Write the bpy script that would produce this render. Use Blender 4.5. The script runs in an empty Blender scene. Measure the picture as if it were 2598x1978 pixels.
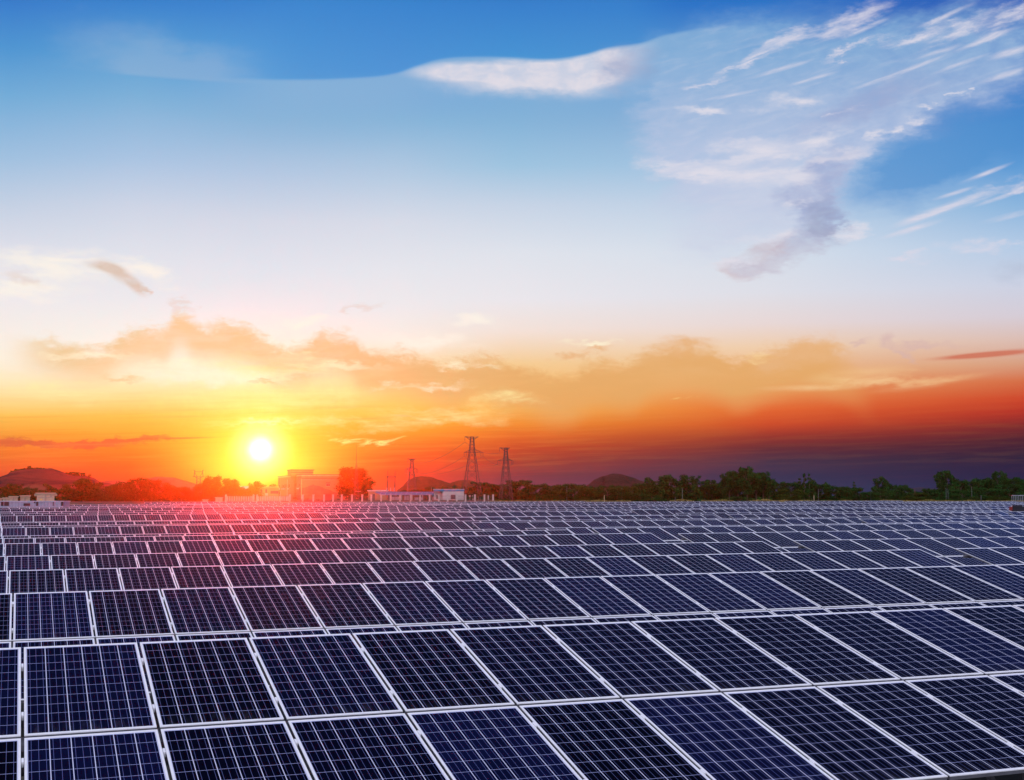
import bpy, bmesh, math, random
from mathutils import Vector, Matrix
random.seed(7)
R = math.radians
SC = bpy.context.scene
COL = SC.collection

# ------------------------------------------------------------------ camera
F = 3353.6; PITCH = 0.0785; CAMZ = 3.0            # focal length in photo pixels, upward pitch, eye height above the ground
CP, SP = math.cos(PITCH), math.sin(PITCH)
cam_d = bpy.data.cameras.new('camera'); cam = bpy.data.objects.new('camera', cam_d); COL.objects.link(cam)
cam.location = (0, 0, CAMZ); cam.rotation_euler = (math.pi/2 + PITCH, 0, 0)
cam_d.sensor_width = 36; cam_d.lens = 36*F/2598; cam_d.clip_start = 0.1; cam_d.clip_end = 6000
SC.camera = cam
SC.render.resolution_x = 1024; SC.render.resolution_y = 780
SC.view_settings.view_transform = 'Standard'; SC.view_settings.look = 'None'
SC.cycles.sample_clamp_indirect = 0.6; SC.view_settings.exposure = 0; SC.view_settings.gamma = 1

def pdir(u, v):                                   # direction of a photo pixel
    x, a, b = (u-1299)/F, 1.0, (989-v)/F
    return Vector((x, a*CP - b*SP, a*SP + b*CP))
def azel(u, v):
    d = pdir(u, v); return math.degrees(math.atan2(d.x, d.y)), math.degrees(math.atan2(d.z, math.hypot(d.x, d.y)))
def at(u, v, D):                                  # point at pixel (u, v), D metres ahead of the camera
    d = pdir(u, v); k = D/d.y
    return Vector((d.x*k, D, CAMZ + d.z*k))
def lin(c):
    return tuple(((x/255)/12.92 if x/255 <= .04045 else ((x/255+.055)/1.055)**2.4) for x in c[:3]) + (1.0,)

# ------------------------------------------------------------------ node helpers
class NT:
    def __init__(s, tree): s.t = tree; s.N = tree.nodes; s.L = tree.links
    def put(s, sock, v):
        if isinstance(v, bpy.types.NodeSocket): s.L.new(v, sock)
        elif v is not None: sock.default_value = v
    def node(s, typ, **kw):
        n = s.N.new(typ)
        for k, v in kw.items(): setattr(n, k, v)
        return n
    def m(s, op, a, b=None, c=None, clamp=False):
        n = s.node('ShaderNodeMath', operation=op, use_clamp=clamp)
        s.put(n.inputs[0], a); s.put(n.inputs[1], b)
        if c is not None: s.put(n.inputs[2], c)
        return n.outputs[0]
    def add(s, a, b): return s.m('ADD', a, b)
    def sub(s, a, b): return s.m('SUBTRACT', a, b)
    def mul(s, a, b): return s.m('MULTIPLY', a, b)
    def vm(s, op, a, b=None, sc=None):
        n = s.node('ShaderNodeVectorMath', operation=op); s.put(n.inputs[0], a)
        if b is not None: s.put(n.inputs[1], b)
        if sc is not None: s.put(n.inputs['Scale'], sc)
        return n.outputs['Value'] if op in ('LENGTH', 'DOT_PRODUCT') else n.outputs[0]
    def smooth(s, x, a, b, lo=0.0, hi=1.0, kind='SMOOTHSTEP'):
        n = s.node('ShaderNodeMapRange', interpolation_type=kind)
        if kind == 'LINEAR': n.clamp = True
        s.put(n.inputs[0], x)
        for i, q in enumerate((a, b, lo, hi)): s.put(n.inputs[1+i], q)
        return n.outputs[0]
    def mix(s, f, a, b, mode='MIX'):
        n = s.node('ShaderNodeMix', data_type='RGBA', blend_type=mode); n.clamp_factor = True
        s.put(n.inputs[0], f); s.put(n.inputs[6], a); s.put(n.inputs[7], b)
        return n.outputs[2]
    def xyz(s, v): 
        n = s.node('ShaderNodeSeparateXYZ'); s.put(n.inputs[0], v); return n.outputs
    def comb(s, x, y, z=0.0):
        n = s.node('ShaderNodeCombineXYZ'); s.put(n.inputs[0], x); s.put(n.inputs[1], y); s.put(n.inputs[2], z); return n.outputs[0]
    def mapping(s, v, loc=(0,0,0), rot=0.0, sc=(1,1,1), kind='TEXTURE'):
        n = s.node('ShaderNodeMapping', vector_type=kind); s.put(n.inputs[0], v)
        n.inputs[1].default_value = loc; n.inputs[2].default_value = (0, 0, rot); n.inputs[3].default_value = sc
        return n.outputs[0]
    def noise(s, v, scale=1.0, detail=4.0, rough=.5, dist=0.0, dim='3D', w=None, col=False):
        n = s.node('ShaderNodeTexNoise', noise_dimensions=dim)
        if v is not None: s.put(n.inputs['Vector'], v)
        if w is not None: s.put(n.inputs['W'], w)
        n.inputs['Scale'].default_value = scale; n.inputs['Detail'].default_value = detail
        n.inputs['Roughness'].default_value = rough; n.inputs['Distortion'].default_value = dist
        return n.outputs['Color' if col else 'Fac']
    def ramp(s, f, stops, interp='LINEAR'):
        n = s.node('ShaderNodeValToRGB'); n.color_ramp.interpolation = interp
        e = n.color_ramp.elements
        stops = sorted(stops, key=lambda q: q[0])
        e[0].position, e[0].color = stops[0]; e[1].position, e[1].color = stops[-1]
        for p, c in stops[1:-1]:
            q = e.new(p); q.color = c
        s.put(n.inputs[0], f); return n.outputs[0]
    def curve(s, x, pts):                         # float curve through points, x and y already in 0..1
        n = s.node('ShaderNodeFloatCurve'); c = n.mapping.curves[0]
        c.points[0].location = pts[0]; c.points[1].location = pts[-1]
        for p in pts[1:-1]: c.points.new(*p)
        for p in c.points: p.handle_type = 'AUTO'
        n.mapping.use_clip = False; n.mapping.update(); s.put(n.inputs[1], x); return n.outputs[0]

# ------------------------------------------------------------------ sky (world, laid out by azimuth and elevation)
SUN_AZ, SUN_EL = azel(661, 1140)
W = bpy.data.worlds.new('World'); SC.world = W; W.use_nodes = True
W.node_tree.nodes.clear()
k = NT(W.node_tree)
dirn = k.node('ShaderNodeTexCoord').outputs['Generated']
dx, dy, dz = k.xyz(dirn)
AZ = k.mul(k.m('ARCTAN2', dx, dy), 57.29578)
EL = k.mul(k.m('ARCSINE', dz), 57.29578)
Q = k.comb(AZ, EL, 0.0)
E0, E1 = -0.6, 22.0                                # elevation range of the ramps
en = k.smooth(EL, E0, E1, 0, 1, 'LINEAR')
cols = {
 0: [(0,(58,125,203)),(120,(80,150,210)),(240,(115,172,216)),(400,(160,193,224)),(520,(196,209,228)),(640,(222,224,234)),(760,(238,234,236)),(880,(248,240,228)),
     (960,(251,236,196)),(1010,(250,222,150)),(1055,(246,195,88)),(1090,(238,165,64)),(1130,(228,130,48)),(1170,(215,104,46)),(1205,(200,86,52)),(1253,(178,74,58))],
 330: [(0,(60,130,205)),(120,(88,158,212)),(240,(124,176,216)),(400,(168,196,226)),(520,(203,213,230)),(640,(221,226,235)),(760,(231,234,237)),(880,(245,244,233)),
     (960,(252,238,195)),(1010,(250,222,145)),(1055,(246,196,84)),(1100,(240,168,56)),(1140,(230,128,42)),(1180,(216,96,38)),(1215,(200,80,42)),(1253,(184,72,44))],
 660: [(0,(60,130,206)),(120,(84,152,214)),(200,(100,162,216)),(300,(135,180,217)),(440,(178,200,226)),(560,(210,217,231)),(680,(220,228,237)),(780,(228,234,237)),(880,(246,244,228)),
     (950,(254,244,205)),(1010,(252,234,150)),(1060,(250,214,96)),(1110,(245,194,66)),(1160,(242,174,54)),(1205,(234,138,42)),(1253,(222,96,34))],
 1000: [(0,(50,122,202)),(180,(88,152,216)),(300,(132,180,217)),(440,(178,202,226)),(560,(212,219,232)),(680,(226,230,237)),(780,(234,234,236)),(860,(244,237,226)),
     (930,(250,226,178)),(1000,(249,214,125)),(1050,(247,196,78)),(1090,(242,168,54)),(1125,(232,130,44)),(1160,(212,94,40)),(1205,(180,72,46)),(1253,(150,72,58))],
 1300: [(0,(44,112,198)),(140,(74,150,212)),(300,(130,178,216)),(420,(158,196,224)),(520,(198,212,230)),(640,(222,227,236)),(760,(233,231,236)),(840,(242,226,216)),
     (920,(243,206,150)),(990,(243,190,110)),(1040,(244,172,72)),(1075,(236,142,52)),(1105,(222,108,44)),(1135,(190,76,42)),(1170,(140,60,50)),(1205,(90,58,68)),(1253,(74,64,90))],
 1950: [(0,(45,115,198)),(150,(100,155,210)),(300,(140,175,216)),(420,(165,196,226)),(540,(196,213,232)),(640,(214,223,235)),(740,(222,223,232)),(820,(232,216,214)),
     (880,(240,206,172)),(950,(238,178,122)),(1000,(232,135,74)),(1040,(226,102,50)),(1075,(205,76,42)),(1105,(150,54,46)),(1135,(98,44,54)),(1170,(52,48,72)),(1205,(34,50,82)),(1253,(40,60,96))],
 2598: [(0,(34,82,180)),(120,(70,125,200)),(300,(62,128,202)),(420,(96,156,214)),(520,(140,182,222)),(620,(180,203,230)),(720,(204,210,228)),(800,(214,205,215)),
     (860,(220,190,180)),(920,(216,160,130)),(965,(214,112,72)),(1010,(206,72,44)),(1045,(180,50,40)),(1080,(122,40,44)),(1115,(74,34,50)),(1155,(34,30,58)),(1200,(26,33,68)),(1253,(34,43,78))]}
base = None; prev = None
for u in sorted(cols):
    st = [((azel(u, v)[1]-E0)/(E1-E0), lin(c)) for v, c in cols[u]]
    r_ = k.ramp(en, st, 'LINEAR')
    if base is None: base = r_
    else: base = k.mix(k.smooth(AZ, azel(prev, 1100)[0], azel(u, 1100)[0], 0, 1, 'LINEAR'), base, r_)
    prev = u
# coordinates bent by noise so that cloud edges are ragged
n1 = k.noise(k.mapping(Q, sc=(2.3, 1.0, 1)), 1.0, 7, .66, col=True)
sky = base
QW = k.vm('ADD', Q, k.vm('MULTIPLY', k.vm('SUBTRACT', n1, (.5, .5, .5)), (4.2, 1.9, 0)))
n2 = k.noise(k.mapping(Q, loc=(7, 3, 0), rot=R(12), sc=(1.5, .28, 1)), 1.0, 6, .55, .3)      # fine rising streaks
n3 = k.noise(k.mapping(Q, loc=(1, 9, 0), rot=R(2), sc=(2.4, .55, 1)), 1.0, 6, .6, .4)        # level streaks
n4 = k.noise(k.mapping(Q, loc=(4, 4, 0), sc=(1.0, .6, 1)), 1.0, 6, .6, .6)
_seq = {}
def chained(q):                                    # evaluate cloud layers one after another (keeps the shader small)
    key = (id(q), sky.node.name)
    if key not in _seq: _seq[key] = k.vm('ADD', q, k.vm('SCALE', sky, sc=1e-7))
    return _seq[key]
QH = k.vm('ADD', Q, k.vm('MULTIPLY', k.vm('SUBTRACT', n1, (.5, .5, .5)), (2.2, 1.0, 0)))
def blob(u, v, ru, rv, ang=0.0, soft=.0, q=None):
    a, e = azel(u, v); a2 = azel(u+1, v)[0]-a; e2 = e-azel(u, v+1)[1]
    vv = k.mapping(chained(q or QW), loc=(a, e, 0), rot=R(ang), sc=(ru*a2, rv*e2, 1))
    return k.smooth(k.vm('LENGTH', vv), soft, 1.0, 1.0, 0.0)
def union(bl):
    o = bl[0]
    for b in bl[1:]: o = k.m('MAXIMUM', o, b)
    return o
def total(bl):
    o = bl[0]
    for b in bl[1:]: o = k.m('ADD', o, b, clamp=True)
    return o
def edge(pts, lo, hi):                             # elevation of an outline given as photo points
    pe = [azel(*p) for p in pts]; a0, a1 = -22.0, 22.0; e0, e1 = lo, hi
    cp = [((a-a0)/(a1-a0), (e-e0)/(e1-e0)) for a, e in pe]
    return k.smooth(k.curve(k.smooth(AZ, a0, a1, 0, 1, 'LINEAR'), cp), 0, 1, e0, e1, 'LINEAR')
sky = base
# thin pale sheet with the crisp wavy upper edge
et = edge([(-40,196),(450,197),(600,197),(700,200),(880,197),(990,187),(1060,164),(1130,146),(1200,142),(1290,143),(1400,147),(1480,136),(1545,118),(1620,108),(1700,84),(1900,60),(2640,40)], 12.0, 22.0)
dS = k.sub(et, EL)
sheet = k.mul(k.smooth(dS, -.05, .12), k.smooth(dS, 3.4, .2))
sheet = k.mul(sheet, k.mul(k.smooth(AZ, azel(420,190)[0], azel(760,190)[0]), k.smooth(AZ, azel(2000,190)[0], azel(1650,190)[0])))
sky = k.mix(k.mul(sheet, .75), sky, lin((140,180,216)))
above = k.mul(k.smooth(dS, .05, -.08), k.mul(k.smooth(AZ, azel(560,190)[0], azel(800,190)[0]), k.smooth(AZ, azel(1750,190)[0], azel(1560,190)[0])))
sky = k.mix(k.mul(above, .45), sky, lin((68,142,210)))
# dim pale patch at upper left
lp = k.mul(total([blob(500,190,240,110,0), blob(350,150,260,120,-10)]), k.smooth(EL, azel(400,200)[1], azel(400,190)[1]))
sky = k.mix(k.mul(lp, .38), sky, lin((160,185,215)))
# bright wedge cloud under the edge
wb = total([blob(1330,192,310,58,2,.1,QH), blob(1440,188,250,78,2,.1,QH), blob(1530,160,170,75,14,.1,Q), blob(1180,182,200,34,0,.2,Q)])
wb = k.mul(wb, k.smooth(dS, -.02, .22))
wb = k.mul(wb, k.smooth(n3, .15, .5, .75, 1.0))
sky = k.mix(k.mul(wb, .95), sky, k.mix(k.smooth(n4, .3, .7), lin((202,208,226)), lin((228,222,230))))
sky = k.mix(k.mul(blob(1590,165,110,70,8), .6), sky, lin((140,155,195)))
# large veil on the right
veil = total([blob(1960,250,420,260,8,.35), blob(1900,420,300,240,0,.2), blob(2300,160,420,150,10,.4), blob(2060,330,330,170,18,.3),
              blob(1800,180,250,170,12,.3), blob(2500,190,240,120,10,.1), blob(1770,330,190,230,0,.0), blob(2050,430,220,140,20,0), blob(2240,290,260,90,18,.3)])
sky = k.mix(k.mul(veil, k.smooth(n4, .15, .75, .55, .9)), sky, k.mix(k.smooth(EL, 19.5, 14.0), lin((136,176,216)), lin((186,198,226))))
# opening of clear blue right of the veil
clr = total([blob(2500,345,400,110,14,.1), blob(2330,440,300,110,14,.0)])
sky = k.mix(k.mul(clr, .75), sky, lin((82,146,208)))
# lilac shaded parts of the veil
veil2 = total([blob(1900,520,330,130,4,.0), blob(1830,600,200,90,10,0), blob(2010,480,180,120,20,0)])
sky = k.mix(k.mul(k.mul(veil2, k.smooth(n3,.25,.7,.5,1)), .7), sky, lin((205,211,230)))
lil = total([blob(2200,265,250,60,16,.1), blob(2060,560,75,70,-45,.0), blob(2085,545,60,110,35,.1), blob(1990,640,130,60,22,.1), blob(1900,680,90,36,-14,.1), blob(2110,420,90,60,30,.0), blob(2050,470,130,60,30,0), blob(2095,480,80,90,10,0), blob(2040,600,110,70,35,0)])
sky = k.mix(k.mul(k.mul(lil, k.smooth(n4,.25,.65,.45,1)), .6), sky, k.mix(k.smooth(EL, 12.0, 9.5), lin((150,162,204)), lin((190,178,196))))
sky = k.mix(k.mul(total([blob(2080,545,60,80,-25,.0), blob(2100,580,50,36,-30,.0)]), .34), sky, lin((136,138,172)))
sky = k.mix(k.mul(total([blob(1860,690,80,24,-16,.0), blob(1960,630,90,40,18,.0)]), .4), sky, lin((205,176,180)))
# white clumps and long rising streaks
wh = total([blob(1850,440,200,42,-3,.1), blob(2010,450,110,40,0,.1), blob(1740,430,130,30,-6,.1), blob(1960,375,170,45,6,.0), blob(2080,360,90,40,10,0),
            blob(2150,580,60,30,8,.1), blob(1960,600,120,30,6,0), blob(2000,250,120,30,4,0), blob(1790,280,90,20,4,0), blob(1850,360,120,22,4,0), blob(2120,400,110,22,8,0), blob(1900,400,220,20,2,0), blob(2020,515,50,22,10,0),
            blob(2230,342,40,18,20,0), blob(2270,322,22,15,0,0), blob(2310,300,22,15,0,0), blob(2355,270,20,14,0,0), blob(2400,250,18,12,0,0), blob(2440,240,18,12,0,0), blob(1850,665,80,18,8,0)])
sky = k.mix(k.mul(wh, k.smooth(n3, .2, .75, .2, .95)), sky, lin((226,222,232)))
st = total([blob(2050,85,250,32,18,0), blob(2180,52,130,30,18,0), blob(1930,130,90,20,20,0), blob(1910,165,130,12,14,0), blob(1800,210,90,10,10,0), blob(2160,128,100,11,13,0), blob(2130,288,60,10,12,0),
            blob(2310,90,130,24,16,0), blob(2440,66,150,28,16,0), blob(2560,50,110,28,18,0), blob(2380,132,80,10,14,0,Q), blob(2560,132,80,14,10,0,Q), blob(2540,192,80,11,12,0,Q),
            blob(2560,470,140,22,18,0), blob(2450,510,150,17,15,0,Q), blob(2340,548,110,15,16,0,Q), blob(2310,582,110,11,14,0,Q), blob(2560,548,90,11,10,0,Q), blob(2460,625,110,22,2,0), blob(2310,655,80,14,4,0), blob(2560,610,60,12,4,0), blob(2500,440,90,9,18,0,Q), blob(2540,500,90,8,15,0,Q), blob(2420,490,70,8,14,0,Q), blob(2380,535,90,7,16,0,Q), blob(1980,175,110,9,12,0,Q), blob(2060,200,90,7,12,0,Q), blob(2240,200,100,8,14,0,Q), blob(2330,165,90,8,15,0,Q), blob(2440,160,90,8,14,0,Q), blob(1860,240,90,7,8,0,Q), blob(2200,70,90,9,20,0,Q), blob(2400,40,100,10,17,0,Q), blob(2500,100,100,10,16,0,Q)])
sky = k.mix(k.mul(st, k.smooth(n2, .25, .72, .15, .9)), sky, lin((220,216,230)))
sky = k.mix(k.mul(blob(2580,680,70,50,0), .4), sky, lin((176,186,208)))
# general faint wisps in the veil
sky = k.mix(k.mul(k.mul(veil, k.smooth(n2, .45, .8)), .22), sky, lin((214,216,230)))
# warm white wisps and tan scraps at left
ww = total([blob(120,670,330,60,-3,.1), blob(380,690,110,34,-8,0), blob(120,900,360,60,0,0), blob(60,735,200,40,0,0), blob(760,815,90,30,0,0), blob(560,950,380,46,0,0), blob(820,890,160,30,-8,0), blob(1200,812,110,24,0,0), blob(1100,870,170,30,0,0)])
sky = k.mix(k.mul(ww, k.smooth(n3, .3, .6, .15, .75)), sky, lin((253,246,232)))
sky = k.mix(k.mul(total([blob(300,692,85,26,-30,.0,Q), blob(345,725,50,22,-42,0,Q), blob(265,676,70,18,-8,0,Q), blob(370,745,30,14,-30,0)]), k.smooth(n4,.2,.7,.5,.95)), sky, lin((214,192,174)))
sky = k.mix(k.mul(total([blob(900,775,60,12,10,0), blob(465,770,26,30,10,0), blob(60,715,60,26,-20,0)]), .45), sky, lin((222,200,186)))
# broad bank of warm cloud
eb = edge([(-40,905),(20,838),(120,845),(250,862),(330,825),(420,812),(460,775),(500,802),(600,808),(670,835),(700,862),(760,862),(820,832),(870,830),(920,868),(1010,880),(1070,888),(1140,905),(1220,885),(1262,905),(1330,915),(1430,938),
           (1480,918),(1520,903),(1600,906),(1640,880),(1690,860),(1760,860),(1830,882),(1870,898),(1930,880),(1980,866),(2050,856),(2120,866),(2150,880),(2210,925),(2300,985),(2640,1010)], 0.0, 12.0)
n5 = k.noise(k.mapping(Q, loc=(2, 6, 0), sc=(.7, .32, 1)), 1.0, 6, .65, .8)
ebw = k.add(k.add(k.sub(eb, EL), k.mul(k.sub(n4, .5), 1.3)), k.mul(k.sub(n5, .5), 1.0))
lowb = k.smooth(AZ, azel(200,900)[0], azel(1600,900)[0])
bank = k.mul(k.smooth(ebw, -.1, .75), k.smooth(k.sub(eb, EL), k.smooth(AZ, azel(0,900)[0], azel(1400,900)[0], 2.3, 2.9), k.smooth(AZ, azel(0,900)[0], azel(1400,900)[0], .9, 1.5)))
bank = k.mul(bank, k.mul(k.smooth(AZ, azel(-20,900)[0], azel(160,900)[0]), k.smooth(AZ, azel(2230,900)[0], azel(2080,900)[0])))
bank = k.mul(bank, k.smooth(n3, .3, .62, .8, 1.0))
bankc = k.mix(k.smooth(AZ, azel(300,900)[0], azel(1500,900)[0]), lin((232,200,144)), lin((228,170,104)))
sky = k.mix(k.mul(bank, .88), sky, bankc)
rb = total([blob(1720,880,100,36,0,.1), blob(2060,885,90,44,5,.3), blob(1990,925,120,36,16,.2), blob(1510,880,50,16,0,0), blob(1450,905,50,20,20,0)])
sky = k.mix(k.mul(k.mul(rb, k.smooth(n4,.2,.7,.35,1)), .9), sky, lin((232,180,128)))
sky = k.mix(k.mul(total([blob(1935,908,60,14,-6,0), blob(2180,952,170,30,4,0,Q), blob(2260,962,200,22,5,0), blob(2060,984,170,12,0,0,Q), blob(2360,972,190,16,8,0,Q)]), k.smooth(n3,.25,.75,.1,.7)), sky, lin((250,216,160)))
sky = k.mix(k.mul(total([blob(2270,870,40,36,-30,0), blob(2180,862,50,12,20,0), blob(2350,885,110,16,4,0), blob(2280,905,40,16,-24,0)]), .6), sky, lin((212,178,176)))
sky = k.mix(k.mul(total([blob(2540,896,190,12,3,0,Q), blob(2470,902,160,10,3,0,Q)]), .8), sky, lin((205,104,78)))
wb2 = total([blob(600,957,320,26,2,0), blob(820,925,200,22,-4,0), blob(430,930,230,28,4,0), blob(1060,978,170,15,2,0), blob(240,905,170,20,0,0), blob(1180,925,90,14,0,0), blob(1500,868,110,10,2,0)])
sky = k.mix(k.mul(wb2, k.smooth(n3, .3, .62, .1, .85)), sky, lin((255,246,214)))
# pale yellow openings near the sun
yb = total([blob(720,1010,330,46,2,0), blob(640,1060,260,34,0,0), blob(1280,1015,120,34,0,0), blob(1120,1050,240,28,0,0), blob(900,1075,240,22,0,0), blob(150,990,220,40,0,0), blob(680,930,260,44,0,0)])
sky = k.mix(k.mul(yb, k.smooth(n3, .35, .65, .1, .7)), sky, lin((254,240,170)))
sky = k.mix(k.mul(blob(680,1062,130,12,2,0), .9), sky, lin((255,252,215)))
sky = k.mix(k.mul(total([blob(300,962,90,12,-5,0), blob(675,972,46,8,0,0), blob(1020,1054,40,4,-2,0,Q)]), .6), sky, lin((236,196,130)))
fs = k.mul(total([blob(860,1108,70,12,-4,0), blob(960,1112,110,12,2,0), blob(900,1114,60,4,0,0,Q), blob(1740,1009,44,5,4,0,Q)]), k.smooth(n2, .45, .62))
sky = k.mix(fs, sky, lin((255,240,150)))
# red cloud bars near the horizon
rs = total([blob(120,1128,330,15,1,.3), blob(320,1117,190,11,2,.2), blob(470,1111,120,4,2,0,Q)])
sky = k.mix(k.mul(rs, .8), sky, lin((202,92,62)))
band = k.mul(k.smooth(k.noise(k.mapping(Q, rot=R(1.5), sc=(3.6,.16,1)), 1.0, 4, .6), .42, .68), k.mul(k.smooth(EL, .7, 1.6), k.smooth(EL, 5.2, 3.0)))
sky = k.mix(k.mul(band, k.smooth(AZ, -6, 10, .16, .03)), sky, lin((252,176,86)))
band2 = k.mul(k.smooth(k.noise(k.mapping(Q, loc=(3,5,0), rot=R(2.5), sc=(5.0,.13,1)), 1.0, 4, .6), .48, .72), k.mul(k.smooth(EL, .1, .5), k.smooth(EL, 4.6, 3.0)))
sky = k.mix(k.mul(band2, k.smooth(AZ, -6, 8, .12, .02)), sky, lin((196,66,42)))
# the sun and the bright air round it
sd = k.vm('LENGTH', k.vm('MULTIPLY', k.vm('SUBTRACT', Q, (SUN_AZ, SUN_EL, 0)), (1.0, 1.0, 0)))
sdw = k.vm('LENGTH', k.vm('MULTIPLY', k.vm('SUBTRACT', Q, (SUN_AZ, SUN_EL, 0)), (.72, 1.0, 0)))
GLOW = 1.0
sky = k.mix(k.mul(k.smooth(sdw, 3.4, .5), .42*GLOW), sky, lin((255,226,84)))
sky = k.mix(k.mul(k.smooth(sd, 1.6, .2), .85), sky, lin((255,248,190)))
sky = k.mix(k.smooth(sd, .76, .06), sky, (1.6, 1.55, 1.45, 1))
# upper and rear sky outside the photograph's view: darkened in front for the panel reflections, brightened overhead and behind as added fill
AMB = 1.03
rear = k.smooth(dy, .35, -.5)
high = k.smooth(EL, 50, 80)
out = k.m('MAXIMUM', rear, high)
front_up = k.mix(k.smooth(EL, 20.8, 24.5), sky, k.mix(k.smooth(n4, .35, .7, 0, .5), (.008, .018, .085, 1), (.03, .045, .15, 1)))
sky2 = k.mix(out, front_up, (1.25*AMB, 1.27*AMB, 1.56*AMB, 1))
sky2 = k.mix(k.smooth(EL, -1.5, -6.0), sky2, (.05, .05, .05, 1))
nish = k.node('ShaderNodeTexSky', sky_type='NISHITA', sun_disc=False)
nish.sun_elevation = R(SUN_EL); nish.sun_rotation = R(SUN_AZ)
bg1 = k.node('ShaderNodeBackground'); k.put(bg1.inputs[0], sky2); bg1.inputs[1].default_value = 1.0
bg2 = k.node('ShaderNodeBackground'); k.put(bg2.inputs[0], nish.outputs[0])
k.put(bg2.inputs[1], k.mul(out, 0.05))
ad = k.node('ShaderNodeAddShader'); k.L.new(bg1.outputs[0], ad.inputs[0]); k.L.new(bg2.outputs[0], ad.inputs[1])
wo = k.node('ShaderNodeOutputWorld'); k.L.new(ad.outputs[0], wo.inputs[0])
W.cycles.sampling_method = 'MANUAL'; W.cycles.sample_map_resolution = 512

# ------------------------------------------------------------------ sun lamp
sl = bpy.data.lights.new('sun', 'SUN'); so = bpy.data.objects.new('sun', sl); COL.objects.link(so)
sl.energy = 5.0; sl.angle = R(.5); sl.color = (1.0, .036, .003)
sdir = Vector((math.sin(R(SUN_AZ))*math.cos(R(SUN_EL)), math.cos(R(SUN_AZ))*math.cos(R(SUN_EL)), math.sin(R(SUN_EL))))
so.rotation_euler = sdir.to_track_quat('Z', 'Y').to_euler()

# ------------------------------------------------------------------ object helpers
def tag(o, label=None, cat=None, group=None, kind=None):
    if label: o['label'] = label
    if cat: o['category'] = cat
    if group: o['group'] = group
    if kind: o['kind'] = kind
    return o
def empty(name, loc, rz=0.0, sc=None):
    o = bpy.data.objects.new(name, None); o.empty_display_size = .2; COL.objects.link(o)
    o.location = loc; o.rotation_euler = (0, 0, rz)
    if sc: o.scale = sc
    return o
class MB:
    def __init__(s): s.v = []; s.f = []; s.mi = []; s.uv = []
    def quad(s, pts, mi=0, uv=None):
        n = len(s.v); s.v += [tuple(p) for p in pts]; s.f.append(tuple(range(n, n+len(pts)))); s.mi.append(mi)
        s.uv.append(uv or [(0, 0)]*len(pts)); return s
    def box(s, x0, x1, y0, y1, z0, z1, mi=0, mat=None):
        p = [(x0,y0,z0),(x1,y0,z0),(x1,y1,z0),(x0,y1,z0),(x0,y0,z1),(x1,y0,z1),(x1,y1,z1),(x0,y1,z1)]
        if mat is not None: p = [tuple(mat @ Vector(q)) for q in p]
        n = len(s.v); s.v += p
        for f in ((0,3,2,1),(4,5,6,7),(0,1,5,4),(1,2,6,5),(2,3,7,6),(3,0,4,7)):
            s.f.append(tuple(n+i for i in f)); s.mi.append(mi); s.uv.append([(0,0)]*4)
        return s
    def bar(s, a, b, w, w2=None, mi=0, sides=4):
        a, b = Vector(a), Vector(b); d = (b-a)
        if d.length < 1e-6: return s
        d.normalize(); up = Vector((0,0,1)) if abs(d.z) < .95 else Vector((1,0,0))
        x = d.cross(up).normalized(); y = d.cross(x).normalized(); w2 = w if w2 is None else w2
        n = len(s.v)
        for c, ww in ((a, w), (b, w2)):
            for i in range(sides):
                t = 2*math.pi*(i+.5)/sides; s.v.append(tuple(c + (x*math.cos(t) + y*math.sin(t))*ww*.5*(1.414 if sides == 4 else 1)))
        for i in range(sides):
            j = (i+1) % sides; s.f.append((n+i, n+j, n+sides+j, n+sides+i)); s.mi.append(mi); s.uv.append([(0,0)]*4)
        s.f.append(tuple(n+i for i in reversed(range(sides)))); s.mi.append(mi); s.uv.append([(0,0)]*sides)
        s.f.append(tuple(n+sides+i for i in range(sides))); s.mi.append(mi); s.uv.append([(0,0)]*sides)
        return s
    def mesh(s, name, mats, uv=False, smooth=False):
        me = bpy.data.meshes.new(name); me.from_pydata(s.v, [], s.f)
        for m in (mats if isinstance(mats, (list, tuple)) else [mats]): me.materials.append(m)
        me.polygons.foreach_set('material_index', s.mi)
        if uv:
            l = me.uv_layers.new(name='UVMap'); flat = [c for f in s.uv for p in f for c in p]; l.data.foreach_set('uv', flat)
        if smooth: me.polygons.foreach_set('use_smooth', [True]*len(s.f))
        me.update(); return me
    def build(s, name, mats, parent=None, **kw):
        return link(name, s.mesh(name, mats, **kw), parent)
def link(name, me, parent=None, loc=None):
    o = bpy.data.objects.new(name, me); COL.objects.link(o)
    if parent: o.parent = parent
    if loc: o.location = loc
    return o

# ------------------------------------------------------------------ materials
def mat(name, col=(.5,.5,.5), rough=.6, metal=0.0, var=.15, scale=3.0, bump=0.0, spec=.5, coord='Object'):
    m = bpy.data.materials.new(name); m.use_nodes = True; t = NT(m.node_tree)
    b = t.N['Principled BSDF']; tc = t.node('ShaderNodeTexCoord').outputs[coord]
    n = t.noise(tc, scale, 5, .6)
    a = tuple(c*(1-var) for c in col) + (1,); c2 = tuple(min(1, c*(1+var)) for c in col) + (1,)
    t.put(b.inputs['Base Color'], t.mix(t.smooth(n, .3, .7), a, c2))
    b.inputs['Roughness'].default_value = rough; b.inputs['Metallic'].default_value = metal; b.inputs['Specular IOR Level'].default_value = spec
    if bump:
        bp = t.node('ShaderNodeBump'); bp.inputs['Strength'].default_value = bump; t.put(bp.inputs['Height'], t.noise(tc, scale*4, 6, .65)); t.L.new(bp.outputs[0], b.inputs['Normal'])
    return m
M = {}
M['alu'] = mat('anodised_aluminium', (.80,.80,.84), .5, 0.0, .05, 8)
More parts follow.
